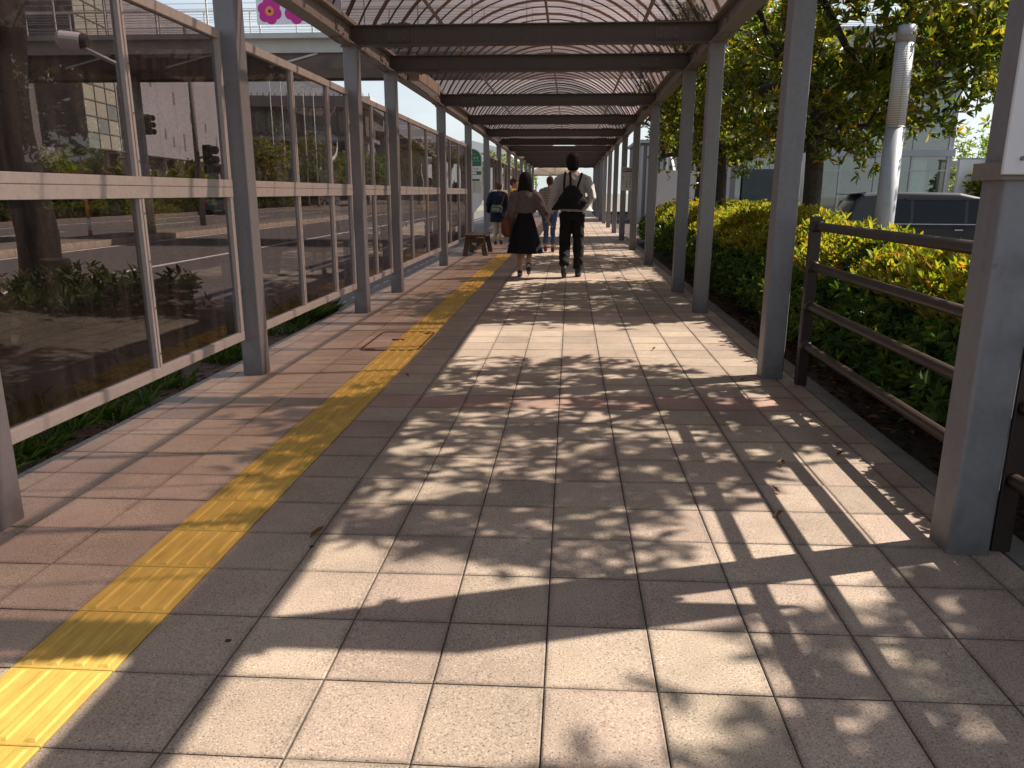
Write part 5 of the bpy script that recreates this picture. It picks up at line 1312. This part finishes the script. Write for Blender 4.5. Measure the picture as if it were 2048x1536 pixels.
    if spec['hair'] == 'long':
        b.loft([(hc.x, hc.y - .062 * s, hc.z - .27 * s, .118 * s, .022 * s), (hc.x, hc.y - .06 * s, hc.z - .18 * s, .130 * s, .045 * s), (hc.x, hc.y - .04 * s, hc.z - .07 * s, .120 * s, .078 * s), (hc.x, hc.y - .02 * s, hc.z + .03 * s, .108 * s, .10 * s), (hc.x, hc.y - .012 * s, hc.z + .10 * s, .082 * s, .085 * s), (hc.x, hc.y - .012 * s, hc.z + .135 * s, .035 * s, .04 * s)], 18)
    if spec['hair'] == 'bun': b.tube([hc + Vector((.01, -.09, .07)) * s, hc + Vector((.01, -.12, .075)) * s], [.045 * s, .04 * s], 12, round_ends=True)
    if spec['hair'] == 'tall': b.loft([(hc.x, hc.y - .02 * s, hc.z - .10 * s, .062 * s, .07 * s), (hc.x, hc.y - .016 * s, hc.z - .05 * s, .09 * s, .096 * s), (hc.x, hc.y - .012 * s, hc.z + .03 * s, .103 * s, .115 * s), (hc.x, hc.y - .012 * s, hc.z + .10 * s, .090 * s, .10 * s), (hc.x, hc.y - .008 * s, hc.z + .15 * s, .045 * s, .055 * s)], 18)
    fuse('hair', b, .009, hm, t, 3)
    return t, P
HAIRB = mat('black_hair', (.012, .010, .010), .75, spec=.2, var=.3, scale=40, bump=.6, bscale=120); HAIRN = mat('brown_hair', (.10, .045, .022), .7, spec=.2, var=.3, scale=40, bump=.6, bscale=120)
BASE = dict(head=(0, .02, 1.62), neck=(0, 0, 1.49), hipL=(-.09, 0, .92), hipR=(.09, 0, .92), shL=(-.175, 0, 1.415), shR=(.175, 0, 1.415))
BLK = cloth('black_trousers', (.012, .011, .012)); 
# tall person in white shirt
pose = dict(BASE, knL=(-.095, .05, .50), anL=(-.10, -.16, .17), toL=(-.105, -.075, .055), knR=(.10, .06, .50), anR=(.105, .07, .085), toR=(.12, .205, .03),
            elL=(-.275, -.02, 1.15), wrL=(-.325, .04, .925), haL=(-.345, .06, .83), elR=(.285, -.06, 1.17), wrR=(.20, .14, 1.06), haR=(.15, .23, 1.07))
WSH = cloth('white_shirt', (.44, .41, .39), .08, .9, 11)
man, MP = build_person('tall person in loose white shirt and black trousers walking away holding hands', (.035, 12.1, 0), 0, 1.07, pose,
    dict(shoe=mat('black_shoe', (.015, .015, .015), .6, var=.2), sole=mat('grey_sole', (.06, .055, .05), .8, var=.2), lower='trousers', lower_m=BLK, legw=1.18, cuff=.03, hair='tall', hair_m=HAIRB, upper_m=WSH, sleeve=1.15, sleeve_end=.96,
         upper=[(.065, .0, .955, .255, .15), (.045, 0, 1.02, .225, .14), (0, 0, 1.12, .185, .125), (0, 0, 1.26, .19, .125), (0, -.005, 1.38, .185, .11), (0, -.005, 1.45, .11, .085), (0, 0, 1.485, .075, .068)]))
# woman in black pinafore skirt
pose = dict(BASE, knL=(-.075, .045, .49), anL=(-.085, .01, .085), toL=(-.085, .135, .03), knR=(.075, .03, .50), anR=(.08, -.24, .225), toR=(.075, -.175, .105), shL=(-.165, 0, 1.40), shR=(.165, 0, 1.40),
            elL=(-.235, -.03, 1.13), wrL=(-.25, .05, .90), haL=(-.25, .08, .80), elR=(.285, -.02, 1.15), wrR=(.385, .03, .96), haR=(.425, .05, .87))
TAU = cloth('taupe_blouse', (.14, .112, .106), .12, .9, 12)
wom, WP = build_person('long haired person in taupe blouse and black flared skirt walking away', (-.70, 12.22, floor_z(-.7)), 0, .925, pose,
    dict(shoe=mat('dark_sneaker', (.035, .03, .03), .6, var=.2), sole=mat('white_sole', (.42, .38, .35), .8, var=.1), lower='skirt', hem=.405, lower_m=cloth('black_skirt', (.011, .010, .012)), hair='long', hair_m=HAIRB, upper_m=TAU, sleeve=1.35, sleeve_end=.6,
         upper=[(0, 0, 1.075, .15, .11), (0, 0, 1.10, .185, .125), (0, 0, 1.22, .20, .13), (0, -.005, 1.35, .19, .115), (0, -.005, 1.44, .12, .09), (0, 0, 1.475, .075, .07)]))
# striped shirt
def stripes(name, c1, c2, sc):
    m, nt, n, l, b = mk(name); tc = n.new('ShaderNodeTexCoord'); w = n.new('ShaderNodeTexWave'); w.bands_direction = 'Z'; w.inputs['Scale'].default_value = sc; w.inputs['Distortion'].default_value = .6; w.inputs['Detail'].default_value = 1
    l.new(tc.outputs['Object'], w.inputs['Vector']); rp = ramp(n, [(.5, c1), (.6, c2)]); l.new(w.outputs['Fac'], rp.inputs['Fac']); l.new(rp.outputs['Color'], b.inputs['Base Color']); b.inputs['Roughness'].default_value = .85
    return m
pose = dict(BASE, knL=(-.08, .04, .49), anL=(-.085, -.05, .10), toL=(-.09, .08, .03), knR=(.08, .06, .49), anR=(.085, .06, .085), toR=(.095, .18, .03),
            elL=(-.25, -.03, 1.16), wrL=(-.24, .08, .95), haL=(-.235, .12, .86), elR=(.25, -.03, 1.16), wrR=(.20, .10, .98), haR=(.17, .15, .90))
build_person('person in striped shirt, cropped blue jeans and red flat shoes walking ahead', (-.45, 17.4, 0), 0, .95, pose,
    dict(shoe=mat('red_shoe', (.22, .03, .03), .45, var=.15), lower='trousers', lower_m=cloth('blue_jeans', (.05, .085, .17), .2), legw=.88, cuff=.09, hair='bun', hair_m=HAIRN, upper_m=stripes('striped_knit', (.50, .45, .38), (.06, .05, .05), 9), sleeve=1.1, sleeve_end=.55,
         upper=[(0, 0, .93, .185, .125), (0, 0, 1.05, .18, .125), (0, 0, 1.22, .18, .125), (0, 0, 1.37, .175, .108), (0, 0, 1.45, .11, .085), (0, 0, 1.485, .07, .065)]))
# navy jacket
pose = dict(BASE, knL=(-.08, .05, .49), anL=(-.085, .06, .085), toL=(-.09, .19, .03), knR=(.085, .03, .50), anR=(.09, -.10, .12), toR=(.095, .02, .035), head=(.02, .06, 1.60), neck=(0, .02, 1.47),
            elL=(-.27, -.04, 1.14), wrL=(-.28, .04, .89), haL=(-.275, .07, .80), elR=(.26, -.03, 1.14), wrR=(.22, .10, .95), haR=(.19, .16, .88))
build_person('stooped person in navy jacket and beige trousers walking near the bus stop', (-1.84, 20.0, floor_z(-1.84)), 0, .915, pose,
    dict(shoe=mat('black_trainer', (.02, .02, .02), .6, var=.2), lower='trousers', lower_m=cloth('beige_trousers', (.38, .32, .22)), legw=1.0, cuff=.06, hair='short', hair_m=HAIRN, upper_m=cloth('navy_jacket', (.010, .015, .032)), sleeve=1.25, sleeve_end=.97,
         upper=[(0, 0, .64, .225, .16), (0, 0, .80, .225, .155), (0, 0, 1.05, .215, .15), (0, 0, 1.25, .215, .145), (0, .0, 1.38, .20, .12), (0, .01, 1.45, .12, .09), (0, .02, 1.48, .075, .07)]))
# yellow shirt, facing the walkers
pose = dict(BASE, knL=(-.08, .05, .49), anL=(-.085, .04, .085), toL=(-.09, .17, .03), knR=(.085, .03, .50), anR=(.09, -.06, .10), toR=(.095, .07, .03),
            elL=(-.30, .02, 1.16), wrL=(-.20, .20, 1.12), haL=(-.13, .26, 1.15), elR=(.30, .02, 1.16), wrR=(.20, .20, 1.12), haR=(.13, .26, 1.15))
build_person('person in mustard yellow shirt and dark trousers beyond the long haired walker', (-1.36, 18.75, floor_z(-1.36)), R(-100), .95, pose,
    dict(shoe=mat('dark_shoe', (.02, .018, .018), .6, var=.2), lower='trousers', lower_m=cloth('dark_trousers', (.03, .025, .03)), hair='short', hair_m=HAIRN, upper_m=cloth('mustard_shirt', (.50, .27, .035)), sleeve=1.2, sleeve_end=.5,
         upper=[(0, 0, .92, .20, .14), (0, 0, 1.05, .19, .13), (0, 0, 1.22, .19, .13), (0, 0, 1.37, .18, .11), (0, 0, 1.45, .11, .085), (0, 0, 1.485, .07, .065)]))
# bags
BAG = cloth('black_nylon', (.014, .013, .014), .2, .6, 16)
t = thing('drawstring_backpack', 'slouchy black drawstring backpack on the back of the white shirted person', 'backpack', (.035, 12.1 - .17, 1.06))
b = MB()
b.loft([(-.03, -.035, 0, .19, .075), (-.03, -.045, .06, .225, .095), (-.02, -.04, .16, .19, .09), (-.01, -.03, .27, .13, .07), (-.02, -.02, .345, .06, .04)], 22)
b.tube([(-.24, -.03, .02), (-.29, -.02, .0)], [.06, .03], 10, round_ends=True); b.tube([(.13, -.03, .2), (.17, -.03, .1), (.13, -.03, .03)], [.04, .06, .05], 10, round_ends=True)
fuse('bag_body', b, .011, BAG, t, 4)
for pts in ([(-.13, -.035, .27), (-.125, -.012, .45), (-.115, .035, .545)], [(-.03, -.03, .33), (-.035, -.012, .45), (-.05, .035, .545)], [(.06, -.04, .28), (.105, -.012, .42), (.135, .035, .53)]):
    b = MB()
    for i in range(len(pts) - 1): b.bar(pts[i], pts[i + 1], .034, .009, (0, 1, 0))
    b.build('strap', BAG, t)
t = thing('tote_bag', 'rust brown soft bag hanging at the side of the long haired walker', 'bag', (-.99, 12.22, .62))
b = MB(); b.loft([(0, 0, .0, .05, .10), (0, 0, .06, .085, .15), (0, 0, .20, .085, .15), (.01, 0, .30, .05, .12), (.02, 0, .34, .025, .08)], 18); fuse('bag_body', b, .011, cloth('rust_bag', (.15, .06, .035), .2, .8, 14), t, 4)
MB().tube([(.02, -.08, .33), (.06, -.06, .50), (.075, 0, .56), (.06, .06, .50), (.02, .08, .33)], .009, 8).build('handle', cloth('rust_handle', (.18, .07, .04)), t, smooth=True)
t = thing('shoulder_bag', 'green grey shoulder bag on the back of the navy jacketed person', 'bag', (-1.86, 20.0 - .21, .80))
b = MB(); b.loft([(0, 0, 0, .14, .05), (0, -.005, .05, .155, .06), (0, -.005, .15, .145, .055), (0, 0, .19, .12, .035)], 18); fuse('bag_body', b, .011, cloth('olive_bag', (.10, .115, .085), .2), t, 3)
MB().box((-.10, -.066, .05), (.07, -.058, .115)).build('pocket', cloth('pale_pocket', (.25, .25, .21)), t)
b = MB(); pts = [(.11, -.005, .17), (.16, .0, .32), (.2, .04, .46)]
for i in range(2): b.bar(pts[i], pts[i + 1], .03, .008, (0, 1, 0))
b.build('strap', cloth('brown_strap', (.12, .06, .035)), t)
